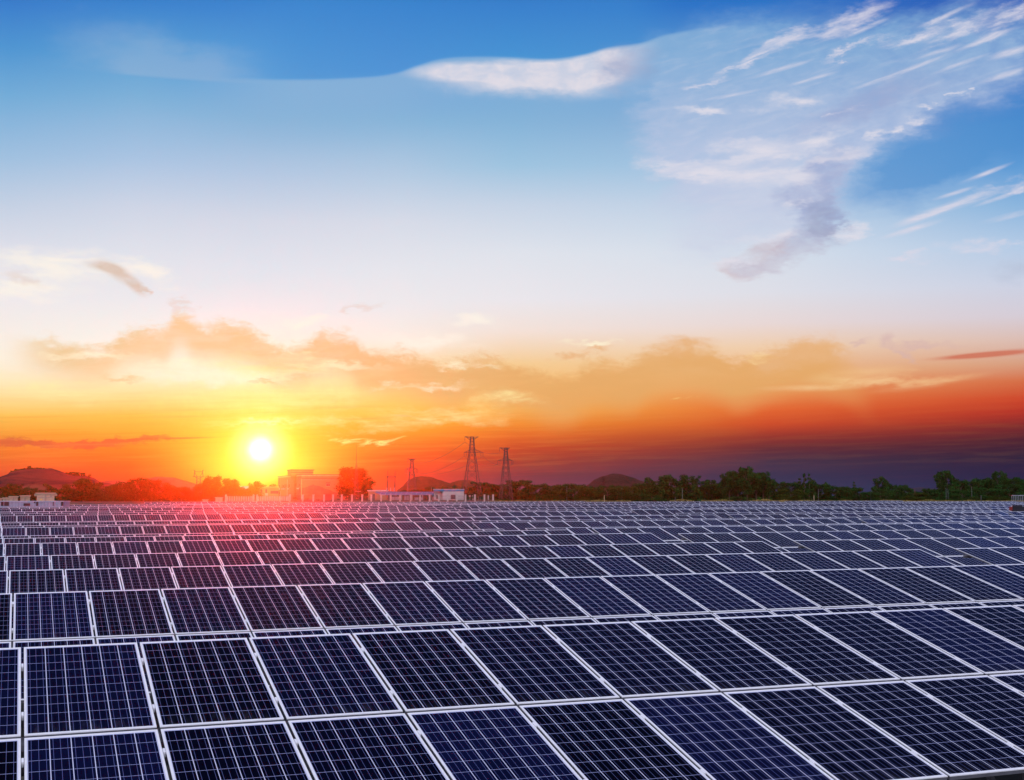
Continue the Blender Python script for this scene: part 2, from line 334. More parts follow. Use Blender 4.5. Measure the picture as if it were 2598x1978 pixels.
M['steel'] = mat('rack_steel_and_side_shade', (.10,.10,.12), .6, 0, .2, 6)  # rack steel; on panel frame sides this dark colour stands for shade
M['rail'] = mat('galvanised_steel', (.30,.31,.36), .5, .6, .2, 6)
M['wall_cream'] = mat('cream_render', (.33,.215,.08), .85, var=.08, scale=.6, bump=.05)
M['wall_tan'] = mat('tan_tile', (.26,.16,.08), .8, var=.12, scale=.9)
M['wall_grey'] = mat('grey_render', (.42,.40,.40), .85, var=.1, scale=1.2)
M['trim'] = mat('dark_trim', (.12,.05,.04), .7)
M['pale_trim'] = mat('pale_coping', (.50,.38,.18), .7)
M['overlay'] = mat('overlay_paint', (.22,.12,.06), .85, var=.18, scale=.8)
M['winglass'] = mat('window_glass', (.05,.04,.05), .15, var=.3)
M['white'] = mat('white_paint', (.38,.36,.36), .6, var=.06)
M['concrete'] = mat('concrete_post', (.36,.33,.32), .85, var=.15, scale=2, bump=.1)
M['basewall'] = mat('dark_base_wall', (.10,.06,.05), .9, var=.3, scale=1)
M['iron'] = mat('dark_iron', (.04,.04,.045), .6, var=.2)
M['tower'] = mat('tower_steel', (.035,.03,.03), .7, 0, .2)
M['bluetrim'] = mat('blue_paint', (.03,.13,.27), .5, var=.1)
M['blueroof'] = mat('blue_solar_roof', (.10,.12,.38), .35, var=.2)
M['red'] = mat('red_paint', (.5,.05,.04), .6, var=.1)
M['redroof'] = mat('red_roof_tile', (.45,.09,.06), .8, var=.2)
M['lilacshade'] = mat('corrugation_groove_shade', (.20,.20,.32), .6)
M['cabin'] = mat('cabin_cream_steel', (.44,.32,.22), .5, var=.08, scale=2)
M['cabindark'] = mat('cabin_seam', (.20,.17,.17), .7)
M['lilac'] = mat('pale_corrugated_steel', (.36,.37,.50), .5, var=.12, scale=1.5)
M['black'] = mat('black_opening', (.012,.012,.02), .9)
M['yellow'] = mat('warning_yellow', (.75,.45,.05), .6)
M['bark'] = mat('bark', (.07,.05,.035), .9, var=.3, scale=6, bump=.3)
M['woodpole'] = mat('weathered_pole', (.42,.30,.18), .8, var=.25, scale=3)
M['palepole'] = mat('pale_pole', (.16,.16,.18), .7, var=.1)

def foliage(name, c1, c2):
    m = bpy.data.materials.new(name); m.use_nodes = True; t = NT(m.node_tree); t.N.remove(t.N['Principled BSDF'])
    tc = t.node('ShaderNodeTexCoord').outputs['Object']; oi = t.node('ShaderNodeObjectInfo')
    n = t.noise(tc, 2.2, 3, .6); g = t.node('ShaderNodeNewGeometry').outputs['Random Per Island']
    f = t.add(t.mul(n, .7), t.mul(g, .5)); col = t.mix(t.smooth(f, .3, .9), c1+(1,), c2+(1,))
    col = t.mix(t.mul(oi.outputs['Random'], .10), col, (.05,.05,.012,1))
    d = t.node('ShaderNodeBsdfDiffuse'); t.put(d.inputs[0], col); tr = t.node('ShaderNodeBsdfTranslucent'); t.put(tr.inputs[0], col)
    mx = t.node('ShaderNodeMixShader'); mx.inputs[0].default_value = .06; t.L.new(d.outputs[0], mx.inputs[1]); t.L.new(tr.outputs[0], mx.inputs[2])
    t.L.new(mx.outputs[0], t.N['Material Output'].inputs[0]); return m
M['leaf'] = foliage('leaf_dark', (.003,.022,.005), (.016,.095,.018))
M['leaf2'] = foliage('leaf_olive', (.010,.026,.004), (.055,.085,.012))
M['leaf3'] = foliage('leaf_bright', (.008,.032,.006), (.030,.100,.018))
M['dry'] = foliage('dry_grass', (.16,.10,.03), (.30,.22,.07))

# photovoltaic glass: 6 x 12 cells per panel, UV integer part = panel index
def glass_mat():
    m = bpy.data.materials.new('photovoltaic_glass'); m.use_nodes = True; t = NT(m.node_tree); b = t.N['Principled BSDF']
    uv = t.node('ShaderNodeUVMap').outputs[0]; oi = t.node('ShaderNodeObjectInfo').outputs['Random']
    fl = t.vm('FLOOR', uv); fr = t.vm('FRACTION', uv); x, y, _ = t.xyz(fr)
    MX, MY = .005, .004
    cx = t.m('DIVIDE', t.sub(x, MX), (1-2*MX)/6); cy = t.m('DIVIDE', t.sub(y, MY), (1-2*MY)/10)
    fx = t.m('FRACT', cx); fy = t.m('FRACT', cy)
    ex = t.m('ABSOLUTE', t.sub(fx, .5)); ey = t.m('ABSOLUTE', t.sub(fy, .5))
    gap = t.m('MAXIMUM', t.m('GREATER_THAN', ex, .5-.021), t.m('GREATER_THAN', ey, .5-.0125))
    om = t.m('MAXIMUM', t.m('GREATER_THAN', t.m('ABSOLUTE', t.sub(x, .5)), .5-MX), t.m('GREATER_THAN', t.m('ABSOLUTE', t.sub(y, .5)), .5-MY))
    gap = t.m('MAXIMUM', gap, om)
    bus = t.m('LESS_THAN', t.m('ABSOLUTE', t.sub(t.m('FRACT', t.mul(fx, 3.0)), .5)), .036)
    wn = t.node('ShaderNodeTexWhiteNoise', noise_dimensions='4D'); t.put(wn.inputs['Vector'], fl); t.put(wn.inputs['W'], t.mul(oi, 91.7))
    rnd = wn.outputs[0]
    cid = t.node('ShaderNodeTexWhiteNoise', noise_dimensions='4D'); t.put(cid.inputs['Vector'], t.vm('ADD', t.comb(t.m('FLOOR', cx), t.m('FLOOR', cy)), t.vm('SCALE', fl, sc=37.0))); t.put(cid.inputs['W'], oi)
    cr = cid.outputs[0]
    tc = t.node('ShaderNodeTexCoord').outputs['Object']
    grain = t.noise(t.mapping(tc, sc=(.03,.03,.03)), 1.0, 3, .6)
    blue = t.mul(t.m('POWER', rnd, 2.0), t.add(.75, t.mul(cr, .5)))
    cell = t.mix(blue, (.0005,.0005,.0016,1), (.0032,.0045,.028,1))
    cell = t.mix(t.mul(grain, .22), cell, (.0035,.005,.022,1))
    cell = t.mix(t.mul(bus, .42), cell, (.18,.22,.52,1))
    dirt = t.noise(tc, 1.3, 5, .6)
    col = t.mix(gap, cell, t.mix(t.m('GREATER_THAN', ex, .5-.021), (.34,.37,.62,1), (.58,.60,.78,1)))
    low = t.mul(t.smooth(y, .16, .0), t.smooth(t.noise(t.mapping(tc, sc=(.06,.5,1)), 1.0, 4, .6), .4, .75))
    col = t.mix(t.mul(low, .10), col, (.30,.29,.33,1))
    vo = t.node('ShaderNodeTexVoronoi'); vo.inputs['Scale'].default_value = 1.7; t.put(vo.inputs['Vector'], t.vm('ADD', tc, t.comb(t.mul(oi, 57.0), t.mul(rnd, 31.0), 0.0)))
    spot = t.mul(t.m('LESS_THAN', t.add(vo.outputs['Distance'], t.mul(t.noise(tc, 45, 2), .02)), .026), t.m('GREATER_THAN', t.xyz(vo.outputs['Color'])[0], .72))
    col = t.mix(t.mul(spot, .75), col, (.55,.55,.56,1))
    t.put(b.inputs['Base Color'], col); b.inputs['IOR'].default_value = 1.25
    t.put(b.inputs['Roughness'], t.smooth(dirt, .3, .7, .10, .18)); b.inputs['Specular IOR Level'].default_value = .16
    return m
M['pv'] = glass_mat()

# ------------------------------------------------------------------ ground
YAW = .3599; CY_, SY_ = math.cos(YAW), math.sin(YAW); TILT = .2407; CT, ST = math.cos(TILT), math.sin(TILT)
OX, OY = .1316-1.012, 10.9777; PITCHX = 1.0122; PH = 1.956; PW = .992
def to_world(X, Y): return X*CY_ - Y*SY_, X*SY_ + Y*CY_
def to_local(x, y): return x*CY_ + y*SY_, -x*SY_ + y*CY_
def sstep(a, b, x):
    t = max(0, min(1, (x-a)/(b-a))); return t*t*(3-2*t)
ROWDZ = [.03,.01,-.06,-.10,-.09,-.09,-.21,-.15,-.18,-.18,-.23,-.09,-.2,-.16,-.22,-.12,-.2,-.13,-.2,-.14,-.18,-.12,-.17,-.1,-.15,-.1,-.12,-.08,-.1,-.08,-.06,-.05,-.05,-.05,-.05,-.05,-.05,-.05,-.05,-.05,-.05]
def slope(X): return .33*(1-math.exp(-X/60)) if X > 0 else .0055*X
def rowz(k_):
    k_ = max(0, min(len(ROWDZ)-1.001, k_)); i = int(k_); f = k_-i; return ROWDZ[i]*(1-f)+ROWDZ[i+1]*f
def far_z(D): return CAMZ - min(D, 900)*19.0/F
def ground(x, y):
    X, Y = to_local(x, y)
    z = CAMZ - 1.877 - 1.08 + slope(X) + rowz((Y-OY)/7.30) - .03
    t = sstep(226, 238, y)
    return z*(1-t) + far_z(y)*t
def grid_axis(a):
    o = [a[0]]
    for x1, st_ in a[1:]:
        while o[-1] < x1-1e-6: o.append(min(x1, o[-1]+st_))
    return o
xs = grid_axis([-1600, (-400,60), (-160,12), (160,4), (400,12), (1600,60)]); ys = grid_axis([-90, (-10,10), (250,4), (500,12), (1600,60)])
g = MB(); nx = len(xs)
g.v = [(x, y, ground(x, y)) for y in ys for x in xs]
for j in range(len(ys)-1):
    for i in range(nx-1):
        a = j*nx+i; g.f.append((a, a+1, a+nx+1, a+nx)); g.mi.append(0)
gm = bpy.data.materials.new('field_soil_and_grass'); gm.use_nodes = True; t = NT(gm.node_tree); b = t.N['Principled BSDF']
tc = t.node('ShaderNodeTexCoord').outputs['Object']
c_ = t.mix(t.smooth(t.noise(tc, .5, 6, .65), .35, .65), (.012,.016,.008,1), (.035,.032,.018,1))
c_ = t.mix(t.mul(t.smooth(t.noise(tc, .05, 4, .6), .5, .62), t.smooth(t.xyz(tc)[1], 226, 236)), c_, (.13,.10,.035,1))
t.put(b.inputs['Base Color'], c_); b.inputs['Roughness'].default_value = .95
bp = t.node('ShaderNodeBump'); bp.inputs['Strength'].default_value = .5; t.put(bp.inputs['Height'], t.noise(tc, 9, 6, .7)); t.L.new(bp.outputs[0], b.inputs['Normal'])
go = g.build('ground', gm, smooth=True); tag(go, kind='structure')

# ------------------------------------------------------------------ solar tables
FX, FY = .018, .030                                 # visible frame lips; the module is mounted on a 1.012 m pitch
PW = .987
def rim(m_, x0, x1, y0, y1):                        # aluminium top lip; sides coloured dark to stand for the shade in the gaps
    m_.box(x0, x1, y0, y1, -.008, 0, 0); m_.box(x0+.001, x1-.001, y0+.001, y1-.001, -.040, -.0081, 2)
def panel_meshes():
    fm = MB(); z0, z1 = -.040, 0.0
    
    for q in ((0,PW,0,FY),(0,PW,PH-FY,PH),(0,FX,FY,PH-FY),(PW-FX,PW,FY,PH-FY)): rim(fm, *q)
    gl = MB(); a, b_ = FX, FY; zt = -.004
    gl.box(a, PW-a, b_, PH-b_, -.012, -.0065, 0)
    gl.quad([(a,b_,zt),(PW-a,b_,zt),(PW-a,PH-b_,zt),(a,PH-b_,zt)], 0, [(.0005,.0005),(.9995,.0005),(.9995,.9995),(.0005,.9995)])
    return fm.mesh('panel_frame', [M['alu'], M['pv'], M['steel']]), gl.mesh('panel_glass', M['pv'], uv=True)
frame_me, glass_me = panel_meshes()
def panel_single():
    p = MB(); a, b_ = FX, FY
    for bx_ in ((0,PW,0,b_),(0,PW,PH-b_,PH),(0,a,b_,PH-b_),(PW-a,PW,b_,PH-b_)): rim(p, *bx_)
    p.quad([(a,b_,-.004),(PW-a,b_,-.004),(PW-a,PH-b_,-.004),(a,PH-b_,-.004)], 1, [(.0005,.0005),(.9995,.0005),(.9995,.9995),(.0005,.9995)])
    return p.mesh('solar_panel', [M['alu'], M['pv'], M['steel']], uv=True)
single_me = panel_single()
NP = 22
def array_mesh(seed):
    p = MB(); rr = random.Random(seed)
    for i in range(NP):
        for j in range(2):
            x0 = i*PITCHX; y0 = (0 if j else -.048-PH); a, b_ = FX, FY
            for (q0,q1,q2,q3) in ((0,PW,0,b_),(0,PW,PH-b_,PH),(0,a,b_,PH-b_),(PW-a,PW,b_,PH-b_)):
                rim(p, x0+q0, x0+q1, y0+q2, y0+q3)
            U, V = i, j
            p.quad([(x0+a,y0+b_,-.004),(x0+PW-a,y0+b_,-.004),(x0+PW-a,y0+PH-b_,-.004),(x0+a,y0+PH-b_,-.004)], 1, [(U+.0005,V+.0005),(U+.9995,V+.0005),(U+.9995,V+.9995),(U+.0005,V+.9995)])
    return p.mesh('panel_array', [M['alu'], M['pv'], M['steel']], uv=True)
array_me = array_mesh(1)
def rack_mesh(detail):
    r_ = MB(); L_ = NP*PITCHX
    r_.box(0, L_, -.17, .10, -.10, -.055)  # strip added under the mid gap to block light and darken it
    for v in (-1.55, -.45, .42, 1.5):
        r_.box(-.08, L_+.06, v-.03, v+.03, -.11, -.042)
    n = 8
    for i in range(n):
        x = .6 + i*(L_-1.2)/(n-1)
        r_.box(x-.03, x+.03, -1.9, 1.85, -.19, -.112)
        for v in (-1.2, 1.2):
            # vertical posts: counter-rotate the tilt
            top = Vector((x, v, -.15)); dn = Vector((0, -ST, -CT)); ln = 1.05 + v*ST
            r_.bar(top, top + dn*(ln+.25), .09)
        r_.bar((x, -1.2, -.95), (x, .1, -.16), .05)
    if detail:
        for i in range(1, NP):
            xx = i*PITCHX - (PITCHX-PW)/2
            for v in (-1.55, -.45, .42, 1.5): r_.box(xx-.009, xx+.009, v-.035, v+.035, -.04, .003, 1)
    return r_.mesh('support_rack', [M['steel'], M['alu']])
rack_near, rack_far = rack_mesh(True), rack_mesh(False)
tables = []
def proj(p):
    x, y, z = p[0], p[1], p[2]-CAMZ
    yc = y*CP + z*SP; zc = -y*SP + z*CP
    return (1299+F*x/yc, 989-F*zc/yc) if yc > .1 else None
trnd = random.Random(11)
for kk in range(0, 42):
    for c in range(-2, 14):
        X0 = OX + c*23.32 - .0779*kk; Y0 = OY + 7.30*kk
        vis = False; dmax = 0; us = []
        for s_ in [i/10 for i in range(11)]:
            for v in (-1.95*CT, 1.95*CT):
                X = X0 + s_*22.25; wx, wy = to_world(X, Y0+v)
                q = proj((wx, wy, CAMZ-1.7+slope(X))); dmax = max(dmax, wy)
                if q and -25 < q[0] < 2625 and q[1] < 2010: vis = True; us.append(q[0])
        if not vis or dmax > 226: continue
        tables.append((kk, c, X0, Y0, min(max(sum(us)/len(us), 0), 2598)))
ORD = ['first','second','third','fourth','fifth','sixth','seventh','eighth','ninth','tenth','eleventh','twelfth','thirteenth','fourteenth','fifteenth','sixteenth','seventeenth','eighteenth','nineteenth','twentieth']
def ordw(i): return ORD[i] if i < 20 else (('twenty-','thirty-')[(i-20)//10] + ORD[(i-20) % 10])
rows_ = sorted(set(t_[0] for t_ in tables))
for kk in rows_:
    rt = sorted([t_ for t_ in tables if t_[0] == kk], key=lambda q: q[1])
    for idx, (k0, c, X0, Y0, um) in enumerate(rt):
        jit = 0 if kk < 4 else trnd.uniform(-.05, .05); ts = 0 if kk < 3 else trnd.uniform(-.002, .002)
        if kk > 10: jit = trnd.uniform(-.13, .10)
        zl = CAMZ-1.877+slope(X0)+rowz(kk)+jit; zr = CAMZ-1.877+slope(X0+22.25)+rowz(kk)+jit
        wx, wy = to_world(X0, Y0)
        # stop before the container wall at far left
        if wy > 150 and proj((wx, wy, 1))[0] < 150 and c < 3 and to_world(X0+22, Y0)[0] < -50: continue
        root = empty('solar_table', (wx, wy, zl))
        sl_ = math.atan2(zr-zl, 22.25) + ts
        root.rotation_euler = Matrix(Matrix.Rotation(YAW, 3, 'Z') @ Matrix.Rotation(-sl_, 3, 'Y') @ Matrix.Rotation(TILT + (trnd.uniform(-.03,.03) if kk > 8 else 0), 3, 'X')).to_euler()
        n = len(rt)
        pos = ORD[idx] + ' from the left' if idx < n-1 or n < 3 else 'rightmost'
        row = 'nearest row' if kk == 0 else '%s row from the front' % ordw(kk)
        lab = ('near ' if kk < 4 else ('distant ' if kk > 12 else '')) + 'blue solar table, %s in the %s' % (pos, row)
        if kk == 0 and n == 1: lab = 'large white framed solar table filling the foreground, nearest row to the camera'
        tag(root, lab, 'solar table', 'solar tables standing in parallel rows')
        if kk <= 9:
            for i in range(NP):
                # skip hidden repeats far outside the frame in the nearest rows
                for j in (1, 0):
                    loc = (i*PITCHX, 0 if j else -.048-PH, 0)
                    Xw = X0+i*PITCHX; wq = to_world(Xw, Y0); pq = proj((wq[0], wq[1], CAMZ-1.8))
                    if pq is None or pq[0] < -500 or pq[0] > 3300: continue
                    if kk <= 2:
                        p_ = empty('solar_panel', loc); p_.parent = root
                        link('frame', frame_me, p_); link('glass', glass_me, p_)
                    else: link('solar_panel', single_me, root, loc)
            link('support_rack', rack_near if kk < 5 else rack_far, root)
        else:
            link('panel_array', array_me, root); link('support_rack', rack_far, root)
print('TABLES', len(tables))

# ------------------------------------------------------------------ hills
def hill(name, prof, D, depth, m, bumps=1.0, seed=1, label=None):
    rr = random.Random(seed); pts = []; u0, u1 = prof[0][0], prof[-1][0]; n = 90
    def top(u):
        for (a, va), (b2, vb) in zip(prof, prof[1:]):
            if a <= u <= b2: f = (u-a)/(b2-a); f = f*f*(3-2*f)*.5+f*.5; return va*(1-f)+vb*f
        return prof[-1][1]
    h = MB(); nd = 16; zg = far_z(D)-4
    ph = [rr.uniform(0, 6.28) for _ in range(8)]
    for j in range(nd+1):
        s_ = -1 + 2*j/nd
        for i in range(n+1):
            u = u0+(u1-u0)*i/n; p = at(u, top(u), D); y = D + s_*depth*(.75+.25*math.sin(i*.12+ph[0]))
            prof_h = max(0, 1-abs(s_)**1.7); hh = (p.z-zg)*prof_h
            hh *= 1 + .05*bumps*math.sin(i*.45+ph[1]+j)*abs(s_) + .06*bumps*math.sin(i*.21+j*1.3+ph[2])*abs(s_)
            h.v.append((p.x + s_*4*math.sin(i*.3+ph[3]), y, zg+hh + .03*rr.uniform(-1,1)*bumps*(p.z-zg)*.15))
    for j in range(nd):
        for i in range(n):
            a = j*(n+1)+i; h.f.append((a, a+1, a+n+2, a+n+1)); h.mi.append(0)
    o = h.build(name, m, smooth=True); tag(o, kind='structure'); return o
def hill_mat(name, a, b2, c2, stretch=.12):
    m = bpy.data.materials.new(name); m.use_nodes = True; t = NT(m.node_tree); bb = t.N['Principled BSDF']
    tc = t.node('ShaderNodeTexCoord').outputs['Object']
    n = t.noise(t.mapping(tc, sc=(22, 22, 2.2)), 1.0, 6, .65, .5); n2_ = t.noise(tc, .045, 5, .6)
    co = t.mix(t.smooth(n, .42, .6), a+(1,), b2+(1,)); co = t.mix(t.smooth(n2_, .5, .62), co, c2+(1,))
    t.put(bb.inputs['Base Color'], co); bb.inputs['Roughness'].default_value = 1.0; bb.inputs['Specular IOR Level'].default_value = .1
    bp = t.node('ShaderNodeBump'); bp.inputs['Strength'].default_value = .8; bp.inputs['Distance'].default_value = 2; t.put(bp.inputs['Height'], t.noise(tc, .25, 6, .7)); t.L.new(bp.outputs[0], bb.inputs['Normal'])
    return m
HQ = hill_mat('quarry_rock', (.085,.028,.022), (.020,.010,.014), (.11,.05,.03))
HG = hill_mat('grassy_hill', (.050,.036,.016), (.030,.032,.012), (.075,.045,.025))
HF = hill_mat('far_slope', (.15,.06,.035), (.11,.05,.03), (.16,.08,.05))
hill('quarry_hill', [(-140,1225),(-60,1216),(0,1209),(20,1203),(40,1193),(90,1188),(130,1188),(165,1199),(200,1205),(225,1208),(255,1222),(290,1228),(330,1246),(380,1262)], 430, 50, HQ, 1.0, 3)
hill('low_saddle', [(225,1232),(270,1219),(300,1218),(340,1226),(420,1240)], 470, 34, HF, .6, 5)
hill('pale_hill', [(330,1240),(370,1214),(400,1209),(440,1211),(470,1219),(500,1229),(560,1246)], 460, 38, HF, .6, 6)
hill('grassy_mound', [(990,1262),(1003,1248),(1020,1234),(1036,1217),(1055,1209),(1072,1207),(1090,1209),(1115,1217),(1140,1225),(1170,1234),(1230,1262)], 400, 34, HG, .8, 7)
hill('low_mound', [(1130,1240),(1148,1222),(1165,1218),(1185,1217),(1230,1226),(1300,1250)], 440, 32, HG, .6, 8)
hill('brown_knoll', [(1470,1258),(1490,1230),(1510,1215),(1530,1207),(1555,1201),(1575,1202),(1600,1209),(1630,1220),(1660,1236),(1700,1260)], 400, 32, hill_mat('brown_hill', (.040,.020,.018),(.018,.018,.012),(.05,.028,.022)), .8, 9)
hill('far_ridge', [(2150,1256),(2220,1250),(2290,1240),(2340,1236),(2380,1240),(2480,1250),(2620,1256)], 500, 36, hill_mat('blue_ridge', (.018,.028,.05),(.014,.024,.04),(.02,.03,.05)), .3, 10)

# ------------------------------------------------------------------ trees
def crown_mesh(name, seed, kind, mats):
    rr = random.Random(seed); h = MB(); lobes = []
    if kind == 'broad':
        for _ in range(26): 
            a = rr.uniform(0, 6.28); z = rr.uniform(.25, .86); w = .40*math.sqrt(max(.05, 1-((z-.5)/.5)**2)); r_ = w*rr.uniform(.3, .95)
            lobes.append((r_*math.cos(a), r_*math.sin(a), z, rr.uniform(.09,.17)))
        nleaf = 5200
    elif kind == 'tall':
        for _ in range(24):
            a = rr.uniform(0, 6.28); z = rr.uniform(.18, .93); w = .30*(1-.45*z)*rr.uniform(.2,1); lobes.append((w*math.cos(a), w*math.sin(a), z, rr.uniform(.06,.13)))
        nleaf = 4600
    elif kind == 'spire':
        for _ in range(22):
            z = rr.uniform(.1, .96); a = rr.uniform(0, 6.28); w = .28*(1-z)**.8*rr.uniform(.2,1); lobes.append((w*math.cos(a), w*math.sin(a), z, .045+.10*(1-z)*rr.uniform(.6,1)))
        nleaf = 2800
    elif kind == 'airy':
        for _ in range(40):
            a = rr.uniform(0, 6.28); z = rr.uniform(.25, .93); w = .46*math.sqrt(max(.04, 1-((z-.6)/.42)**2))*rr.uniform(.35,1); lobes.append((w*math.cos(a), w*math.sin(a), z, rr.uniform(.06,.12)))
        nleaf = 5200
    else:
        for _ in range(16):
            a = rr.uniform(0, 6.28); z = rr.uniform(.1, .72); w = .46*math.sqrt(max(.05, 1-(z/.95)**2))*rr.uniform(.2,1); lobes.append((w*math.cos(a), w*math.sin(a), z, rr.uniform(.12,.2)))
        nleaf = 2400
    if kind in ('broad','tall'):
        for _ in range(10):
            a = rr.uniform(0, 6.28); lobes.append((.26*rr.random()*math.cos(a), .26*rr.random()*math.sin(a), rr.uniform(.04,.3), rr.uniform(.08,.14)))
    wts = [l[3]**2 for l in lobes]
    for _ in range(nleaf):
        lx, ly, lz, lr = rr.choices(lobes, wts)[0]
        d = Vector((rr.gauss(0,1), rr.gauss(0,1), rr.gauss(0,1)*.8+.15)).normalized()
        q = Vector((lx, ly, lz)) + d*lr*(rr.random()**.35)*rr.uniform(.8,1.15)
        s_ = rr.uniform(.011,.026); nrm = (d + Vector((rr.uniform(-1,1), rr.uniform(-1,1), rr.uniform(-1,1)))*.8).normalized()
        x = nrm.orthogonal().normalized(); x.rotate(Matrix.Rotation(rr.uniform(0,6.28), 3, nrm)); y = nrm.cross(x)
        mi = 1 if (rr.random() < .10) else 0
        h.quad([q-x*s_-y*s_*.5, q+x*s_*.2-y*s_*.8, q+x*s_*1.1, q+y*s_*.8-x*s_*.2], mi)
    tk = MB()
    ht = {'broad':.6,'tall':.8,'spire':.85,'airy':.7,'bush':.4}[kind]
    tk.bar((0,0,-.05), (.01,.0,ht*.5), .05, .035, sides=7); tk.bar((.01,0,ht*.5), (0,.01,ht), .035, .012, sides=6)
    for (lx, ly, lz, lr) in lobes[:12]:
        z0 = min(ht*.9, lz*.6); tk.bar((0,0,z0), (lx*.85, ly*.85, lz), .018, .006, sides=5)
    return h.mesh(name+'_crown', mats), tk.mesh(name+'_trunk', M['bark'])
L1, L2, L3 = [M['leaf'], M['leaf3']], [M['leaf2'], M['leaf']], [M['leaf3'], M['leaf']]
KM = {'broad': [crown_mesh('broad_tree', s_, 'broad', L1) for s_ in (1,2,3)], 'olive': [crown_mesh('olive_tree', s_, 'broad', L2) for s_ in (4,5,6)],
      'tall': [crown_mesh('tall_tree', s_, 'tall', L1) for s_ in (7,8,9)], 'spire': [crown_mesh('spire_tree', s_, 'spire', L1) for s_ in (10,11)],
      'airy': [crown_mesh('airy_tree', s_, 'airy', L1) for s_ in (12,13)], 'bush': [crown_mesh('shrub', s_, 'bush', L3) for s_ in (14,15)], 'olivebush': [crown_mesh('olive_shrub', s_, 'bush', L2) for s_ in (16,17)],
      'autumn': [crown_mesh('loose_tree', s_, 'airy', L2) for s_ in (18,)]}
DESC = {'broad': 'broad dark green tree', 'olive': 'rounded olive green tree', 'tall': 'tall narrow dark tree', 'spire': 'pointed dark tree', 'airy': 'open crowned dark tree', 'bush': 'low bright green bush', 'olivebush': 'low olive green bush', 'autumn': 'loose wide crowned tree'}
treelist = []
def tree(u, vt, wpx, D, kind, place): treelist.append((u, vt, wpx, D, kind, place))
T = tree
# left side
PL = 'left of the sun'
for a in [(22,1226,34,262,'tall'),(45,1227,30,268,'tall'),(4,1232,30,275,'broad'),(75,1234,40,262,'broad'),(128,1227,36,262,'tall'),(100,1240,40,285,'broad'),(52,1246,40,300,'broad'),
          (165,1238,50,258,'olive'),(188,1226,50,262,'olive'),(213,1212,52,262,'olive'),(236,1220,44,266,'olive'),(262,1232,44,258,'olive'),(288,1228,44,262,'olive'),(318,1218,46,262,'olive'),(345,1213,48,262,'olive'),
          (366,1211,44,266,'olive'),(386,1213,40,262,'olive'),(410,1222,46,262,'olive'),(436,1230,44,262,'olive'),(462,1232,44,258,'olive'),(488,1234,42,262,'olive'),(512,1226,44,258,'olive'),
          (540,1203,42,258,'olive'),(565,1218,36,262,'olive'),(588,1213,44,258,'olive'),(606,1232,30,256,'olive'),(648,1217,30,266,'olive'),(636,1238,34,262,'olive'),(680,1227,44,330,'olive'),(618,1240,30,262,'olive')]: T(*a, PL)
T(900,1184,80,300,'olive','behind the cream building'); T(880,1198,52,304,'olive','behind the cream building'); T(926,1215,48,298,'olive','behind the cream building')
PG = 'behind the substation fence'
for a in [(1075,1238,50,330,'broad'),(1105,1234,50,330,'broad'),(1140,1232,48,330,'broad'),(1168,1234,44,330,'broad'),(1040,1240,40,330,'broad')]: T(*a, PG)
PR = 'right of the pylons'
for a in [(1215,1222,46,300,'tall'),(1234,1218,34,298,'airy'),(1196,1230,44,305,'broad'),(1262,1225,46,300,'broad'),(1290,1218,44,300,'tall'),(1312,1217,46,300,'broad'),(1338,1217,44,296,'tall'),
          (1370,1224,50,290,'broad'),(1398,1228,46,300,'broad'),(1424,1226,46,296,'broad'),(1455,1224,52,296,'broad'),(1482,1230,46,280,'olive'),(1505,1232,46,296,'broad'),(1540,1230,52,290,'broad'),
          (1566,1228,44,300,'broad'),(1600,1213,50,420,'broad'),(1575,1218,40,420,'broad'),(1530,1226,44,425,'broad'),(1625,1222,46,300,'broad')]: T(*a, PR)
PM = 'in the middle right treeline'
for a in [(1650,1211,46,286,'tall'),(1676,1207,44,282,'tall'),(1690,1203,34,286,'tall'),(1712,1207,40,282,'tall'),(1740,1204,44,286,'tall'),(1760,1206,36,282,'tall'),(1788,1211,38,290,'airy'),(1806,1222,44,290,'broad'),
          (1828,1220,46,290,'broad'),(1850,1194,38,280,'airy'),(1872,1190,46,280,'airy'),(1895,1185,52,276,'airy'),(1918,1186,50,280,'airy'),(1936,1198,38,280,'airy'),(1898,1210,90,284,'broad'),(1950,1216,44,284,'airy'),
          (1975,1219,48,290,'broad'),(2004,1220,46,290,'broad'),(2030,1214,34,290,'spire'),(2040,1202,28,286,'spire'),(2052,1203,26,286,'spire'),(2064,1217,34,290,'tall'),(2090,1226,44,290,'broad'),(2095,1223,20,300,'spire'),
          (2118,1230,46,284,'broad'),(2140,1232,44,290,'broad'),(2165,1223,26,284,'spire'),(2172,1236,34,280,'broad'),(2005,1240,60,262,'olive')]: T(*a, PM)
PE = 'near the right edge'
for a in [(2224,1212,36,284,'tall'),(2244,1209,36,284,'tall'),(2200,1246,30,276,'broad'),(2232,1238,44,270,'broad'),(2272,1228,40,284,'broad'),(2294,1230,34,288,'airy'),(2312,1246,40,280,'broad'),(2335,1250,50,262,'olive'),
          (2348,1236,20,290,'airy'),(2362,1240,40,284,'broad'),(2386,1196,34,280,'tall'),(2402,1192,40,280,'tall'),(2416,1197,34,280,'tall'),(2436,1214,40,284,'broad'),(2462,1214,48,286,'broad'),(2490,1210,48,288,'broad'),
          (2516,1206,44,288,'broad'),(2532,1195,32,284,'airy'),(2546,1200,30,286,'tall'),(2574,1204,34,284,'airy'),(2598,1214,44,284,'broad'),(2620,1210,44,284,'broad'),(2560,1225,60,272,'broad'),(2500,1236,60,272,'broad'),(2440,1242,56,268,'broad')]: T(*a, PE)
PF = 'at the field edge'
